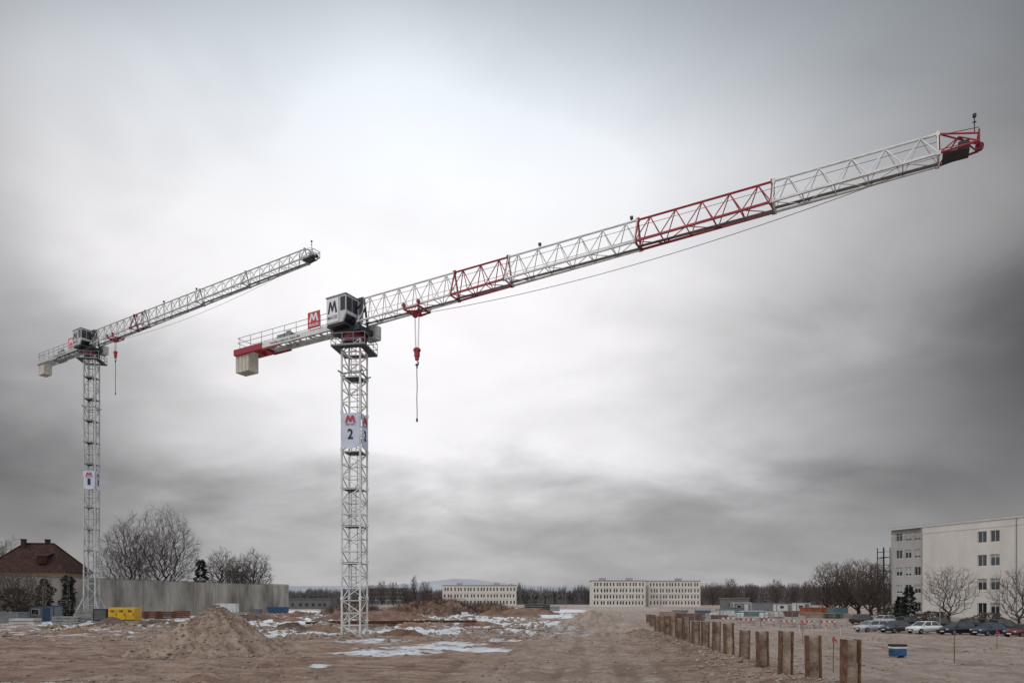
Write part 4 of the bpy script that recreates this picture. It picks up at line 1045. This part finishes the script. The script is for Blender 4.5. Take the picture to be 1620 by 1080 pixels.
for px,D,p,es,lab in((1366,97,pDk,False,'charcoal car at the left end of the back row'),(1404,95.5,pSil,False,'silver car in the back row above the charcoal one'),(1440,94,pBl,True,'black car in the back row behind the white car'),(1488,92,pDk,False,'charcoal car in the back row before the small tree'),(1537,90,pBl,False,'black car in the back row behind the navy car'),(1588,88,pDk,True,'charcoal estate car in the back row by the right edge')):
    car(lab,px,D,p,PI+hd,es)
# ------------------------------------------------------------------ sky
w=bpy.data.worlds.new('World'); scene.world=w; w.use_nodes=True; nt=w.node_tree; N=nt.nodes; L=nt.links; N.clear()
out=N.new('ShaderNodeOutputWorld'); tc=N.new('ShaderNodeTexCoord'); sp=N.new('ShaderNodeSeparateXYZ'); L.new(tc.outputs['Generated'],sp.inputs[0])
def ma(op,a,b=0,c=None):
    x=N.new('ShaderNodeMath'); x.operation=op
    for i,v in enumerate((a,b,c)):
        if v is None: continue
        if isinstance(v,(int,float)): x.inputs[i].default_value=v
        else: L.new(v,x.inputs[i])
    return x.outputs[0]
def mr(s,a,b,c=0,d=1,sm=True):
    r=N.new('ShaderNodeMapRange'); r.interpolation_type='SMOOTHSTEP' if sm else 'LINEAR'; L.new(s,r.inputs[0])
    for i,v in enumerate((a,b,c,d)): r.inputs[i+1].default_value=v
    return r.outputs[0]
az=ma('ARCTAN2',sp.outputs[0],sp.outputs[1]); el=ma('ARCSINE',sp.outputs[2])
zc=ma('ADD',ma('MAXIMUM',sp.outputs[2],0),.38)
cb=N.new('ShaderNodeCombineXYZ'); L.new(ma('DIVIDE',sp.outputs[0],zc),cb.inputs[0]); L.new(ma('DIVIDE',sp.outputs[1],zc),cb.inputs[1])
def nz(sc,det,dist,off,st=(1,1,1)):
    mp=N.new('ShaderNodeMapping'); mp.inputs['Location'].default_value=off; mp.inputs['Scale'].default_value=st; L.new(cb.outputs[0],mp.inputs[0])
    n=N.new('ShaderNodeTexNoise'); n.inputs['Scale'].default_value=sc; n.inputs['Detail'].default_value=det; n.inputs['Distortion'].default_value=dist; n.inputs['Roughness'].default_value=.5; L.new(mp.outputs[0],n.inputs['Vector']); return n.outputs[0]
n1=nz(1.1,4,.3,(3.1,1.7,0)); n2=nz(2.6,6,.4,(7.3,2.2,0),(.8,1.1,1)); n4=nz(6,5,.4,(2.2,5.1,0))
azw=ma('ADD',az,ma('MULTIPLY',ma('SUBTRACT',n1,.5),.4)); elw=ma('ADD',el,ma('MULTIPLY',ma('SUBTRACT',n2,.5),.14))
def gau(a0,e0,sa,se,pw=1.0):
    p=ma('POWER',ma('ABSOLUTE',ma('DIVIDE',ma('SUBTRACT',azw,a0),sa)),2); q=ma('POWER',ma('ABSOLUTE',ma('DIVIDE',ma('SUBTRACT',elw,e0),se)),2)
    return ma('EXPONENT',ma('MULTIPLY',ma('POWER',ma('ADD',p,q),pw),-1))
g1=gau(-.13,.44,.57,.29,1.4); g2=gau(-.08,.21,.44,.055); g3=gau(.62,.28,.34,.10); g7=gau(.15,.105,.9,.05); gl=gau(-.74,.40,.16,.6); gr_=gau(.74,.40,.15,.6); gt=gau(-.16,.54,.24,.12)
def addm(a,b,k): return ma('ADD',a,ma('MULTIPLY',b,k))
bval=ma('ADD',.19,ma('MULTIPLY',g1,.84)); bval=addm(bval,g2,.26); bval=addm(bval,g3,-.11); bval=addm(bval,g7,-.03); bval=addm(bval,gl,-.08); bval=addm(bval,gr_,-.05); bval=addm(bval,gt,.16)
bval=ma('ADD',bval,mr(el,.18,.01,0,.17))
nmod=ma('ADD',1.03,ma('ADD',ma('MULTIPLY',ma('SUBTRACT',n1,.5),.48),ma('ADD',ma('MULTIPLY',ma('SUBTRACT',n2,.5),.78),ma('MULTIPLY',ma('SUBTRACT',n4,.5),.22))))
bval=ma('MULTIPLY',bval,nmod)
# soft shoulder so the brightest cloud keeps its tone
bval=ma('MINIMUM',bval,ma('ADD',.60,ma('MULTIPLY',bval,.32)))
bval=ma('ADD',bval,mr(ma('ABSOLUTE',az),.95,1.7,0,.62)); bval=ma('ADD',bval,mr(el,.85,1.2,0,1.0))  # extra sky brightness outside the view and overhead, added to light the ground
bval=ma('MINIMUM',ma('MAXIMUM',bval,.10),1.45)
cmx=N.new('ShaderNodeMix'); cmx.data_type='RGBA'; cmx.inputs[6].default_value=(1.005,.985,1.0,1); cmx.inputs[7].default_value=(.92,1.0,1.08,1); L.new(mr(el,.42,.72),cmx.inputs[0])
vm=N.new('ShaderNodeVectorMath'); vm.operation='SCALE'; L.new(cmx.outputs[2],vm.inputs[0]); L.new(bval,vm.inputs['Scale'])
bg2=N.new('ShaderNodeBackground'); L.new(vm.outputs[0],bg2.inputs[0]); bg2.inputs[1].default_value=1.06
sk=N.new('ShaderNodeTexSky'); sk.sky_type='NISHITA'; sk.sun_disc=False; sk.sun_elevation=rad(38)
bg1=N.new('ShaderNodeBackground'); L.new(sk.outputs[0],bg1.inputs[0]); bg1.inputs[1].default_value=.08
ms=N.new('ShaderNodeMixShader'); ms.inputs[0].default_value=.97; L.new(bg1.outputs[0],ms.inputs[1]); L.new(bg2.outputs[0],ms.inputs[2]); L.new(ms.outputs[0],out.inputs[0])
sl=bpy.data.lights.new('sun','SUN'); sl.energy=.8; sl.angle=rad(16); sl.color=(1,.96,.91); so=bpy.data.objects.new('sun',sl); col.objects.link(so)
dirv=V((math.sin(rad(-120))*math.cos(rad(38)),math.cos(rad(-120))*math.cos(rad(38)),math.sin(rad(38)))); so.rotation_euler=dirv.to_track_quat('Z','Y').to_euler(); sk.sun_rotation=rad(-120)
# camera
cd=bpy.data.cameras.new('camera'); cam=bpy.data.objects.new('camera',cd); col.objects.link(cam); cam.location=(0,0,HC); cam.rotation_euler=(PI/2,0,0)
cd.lens=24; cd.sensor_width=36; cd.shift_y=410/1620; cd.clip_end=20000; cd.clip_start=.1; scene.camera=cam
scene.view_settings.view_transform='Standard'; scene.view_settings.look='None'; scene.view_settings.exposure=0
